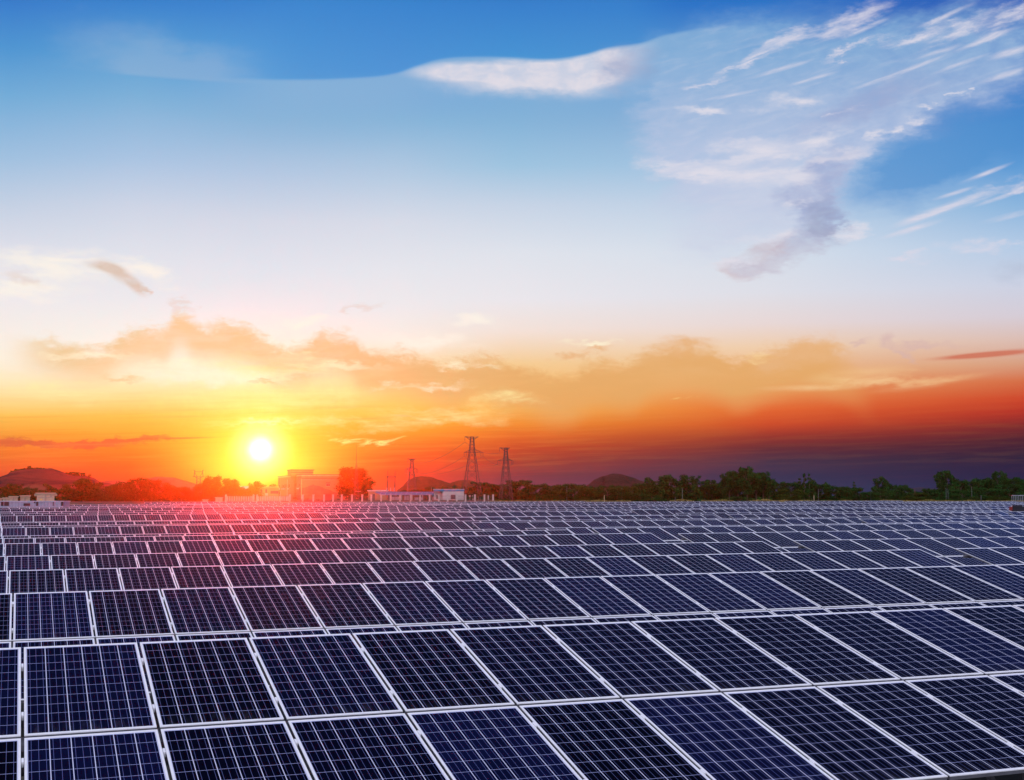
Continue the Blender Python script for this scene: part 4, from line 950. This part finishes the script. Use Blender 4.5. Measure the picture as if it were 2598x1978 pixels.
# ------------------------------------------------------------------ inverter cabins and container wall, far left
def cabin(u0, u1, vt, D, label, big=False):
    uc = (u0+u1)/2; p = at(uc, 1272, D); zg_ = ground(p.x, D); root = empty('inverter_cabin', (p.x, D, zg_), math.atan2(-p.x, D)); w_ = (u1-u0)/F*D/2; h = at(uc, vt, D).z-zg_
    MB().box(-w_*.86, w_*.86, 0, 2.4, 0, h-.12).build('body', M['cabin'], root)
    MB().box(-w_, w_, -.22, 2.6, h-.119, h).build('roof', M['cabin'], root)
    for sx in (-1, 1):
        x0, x1 = sorted((sx*.03, sx*w_*.8)); d_ = MB().box(x0, x1, -.035, -.003, .2, h-.2).build('door', M['cabin'], root)
        if big: MB().box(x0+.08, x1-.08, -.047, -.036, h*.80, h*.803+.015).box(x0+.08, x1-.08, -.047, -.036, h-.62, h-.605).build('seam', M['cabindark'], d_)
        MB().bar((sx*.08, -.06, .5), (sx*.08, -.06, h-.35), .03, sides=6).build('handle', M['cabindark'], d_)
    MB().box(-.022, .022, -.02, -.001, .2, h-.2).build('door_gap', M['cabindark'], root)
    if big:
        for sx in (-1, 1): MB().box(min(sx*w_*.86, sx*w_*1.12), max(sx*w_*.86, sx*w_*1.12), .3, 1.6, h-.42, h-.13).build('vent_hood', M['cabin'], root)
        m2 = MB()
        for (tx, tz, tw) in ((.30,.42,.10),(.44,.42,.08),(.56,.42,.12),(.33,.50,.16),(.55,.50,.10)): m2.box(w_*.86*.25+tx*w_*.6-.0, w_*.86*.25+tx*w_*.6+tw*w_, -.05, -.037, h-tz, h-tz+.045)
        m2.build('lettering', M['cabindark'], root)
        y_ = MB(); cx_, cz_ = -w_*.42, h-.85; y_.quad([(cx_-.12,-.045,cz_-.09),(cx_+.12,-.045,cz_-.09),(cx_,-.045,cz_+.12)]); y_.build('warning_sign', M['yellow'], root)
    tag(root, label, 'cabin', 'inverter cabins behind the container wall')
cabin(91, 140, 1249.5, 166, 'largest cream inverter cabin with double doors and side hoods, at far left', True)
cabin(50, 77, 1256.5, 172, 'medium white inverter cabin left of the largest cabin')
cabin(22, 46, 1258.5, 170, 'flat roofed cream cabin near the left edge')
cabin(6, 23, 1262, 176, 'smallest pale cabin at the left edge')
cabin(-22, 6, 1263.5, 176, 'low cabin cut by the left edge of the photo')
cabin(545, 566, 1261, 232, 'small pale cabin below the sun, left of the picket fence')
cabin(513, 529, 1266.5, 234, 'tiny low cabin below the sun, left of the small pale cabin')
DW = 156; p0, p1 = at(-30, 1272, DW), at(161, 1272, DW); zg_ = ground((p0.x+p1.x)/2, DW); zt = at(0, 1271, DW).z
cwl = empty('container_wall', (p0.x, DW, zg_)); tag(cwl, 'low lilac corrugated container with dark openings, in front of the cabins', 'container')
wl = p1.x-p0.x; cm_ = MB(); n = int(wl/.17)
for i in range(n):
    x = wl*i/n; d_ = wl/n
    cm_.box(x, x+d_*.5, 0, 2.3, 0, zt-zg_-.06); cm_.box(x+d_*.5+.001, x+d_-.001, .10, 2.25, 0, zt-zg_-.06, 1)  # recessed ribs get a darker tone, groove shade put into the colour
cm_.build('body', [M['lilac'], M['lilacshade']], cwl); MB().box(-.05, wl+.05, -.05, 2.35, zt-zg_-.059, zt-zg_+.02).build('roof_edge', M['lilac'], cwl)
for (a, b_, va, vb) in [(3,9,1272,1283),(11,23,1272,1283),(60,77,1276,1283),(86,90,1272,1276),(92,97,1272,1283),(134,136.5,1272,1283),(155,161,1272,1283)]:
    MB().box(at(a,1272,DW).x-p0.x, at(b_,1272,DW).x-p0.x, -.02, -.003, at(0,vb,DW).z-zg_, at(0,va,DW).z-zg_-.02).build('opening', M['black'], cwl)

# ------------------------------------------------------------------ guard rail at the right edge
DR = 116; pr_ = at(2568, 1272, DR); zr_ = ground(pr_.x, DR); gr = empty('guard_rail', (pr_.x, DR, zr_)); tag(gr, 'grey tubular guard rail on a black plinth at the right edge', 'railing')
RZ = lambda v: at(0, v, DR).z-zr_
RX = lambda u: (u-2568)/F*DR
for i, u in enumerate((2567.5, 2572, 2576, 2580.5, 2585, 2590, 2594.5, 2599, 2603.5)):
    MB().bar((RX(u), 0, RZ(1287)), (RX(u), 0, RZ(1257)), .042, sides=6).build('upright', M['rail'], gr)
MB().bar((RX(2567.2), 0, RZ(1256.6)), (RX(2604), 0, RZ(1256.6)), .06, sides=8).build('top_rail', M['rail'], gr)
MB().box(RX(2565), RX(2606), -.3, .5, -.2, RZ(1285)).box(RX(2565), RX(2590), -.35, -.301, RZ(1287), RZ(1281)).build('plinth', M['black'], gr)

# ------------------------------------------------------------------ haze
hz = MB().box(-1700, 1700, -110, 545, -9, 15).mesh('haze', [])
hm = bpy.data.materials.new('haze'); hm.use_nodes = True; hn = hm.node_tree; hn.nodes.clear()
pv = hn.nodes.new('ShaderNodeVolumePrincipled'); ho = hn.nodes.new('ShaderNodeOutputMaterial'); hn.links.new(pv.outputs[0], ho.inputs['Volume'])
pv.inputs['Color'].default_value = (1.0, .82, .72, 1); pv.inputs['Density'].default_value = .000108; pv.inputs['Anisotropy'].default_value = .968
hz.materials.append(hm); hob = link('haze', hz); tag(hob, kind='stuff')
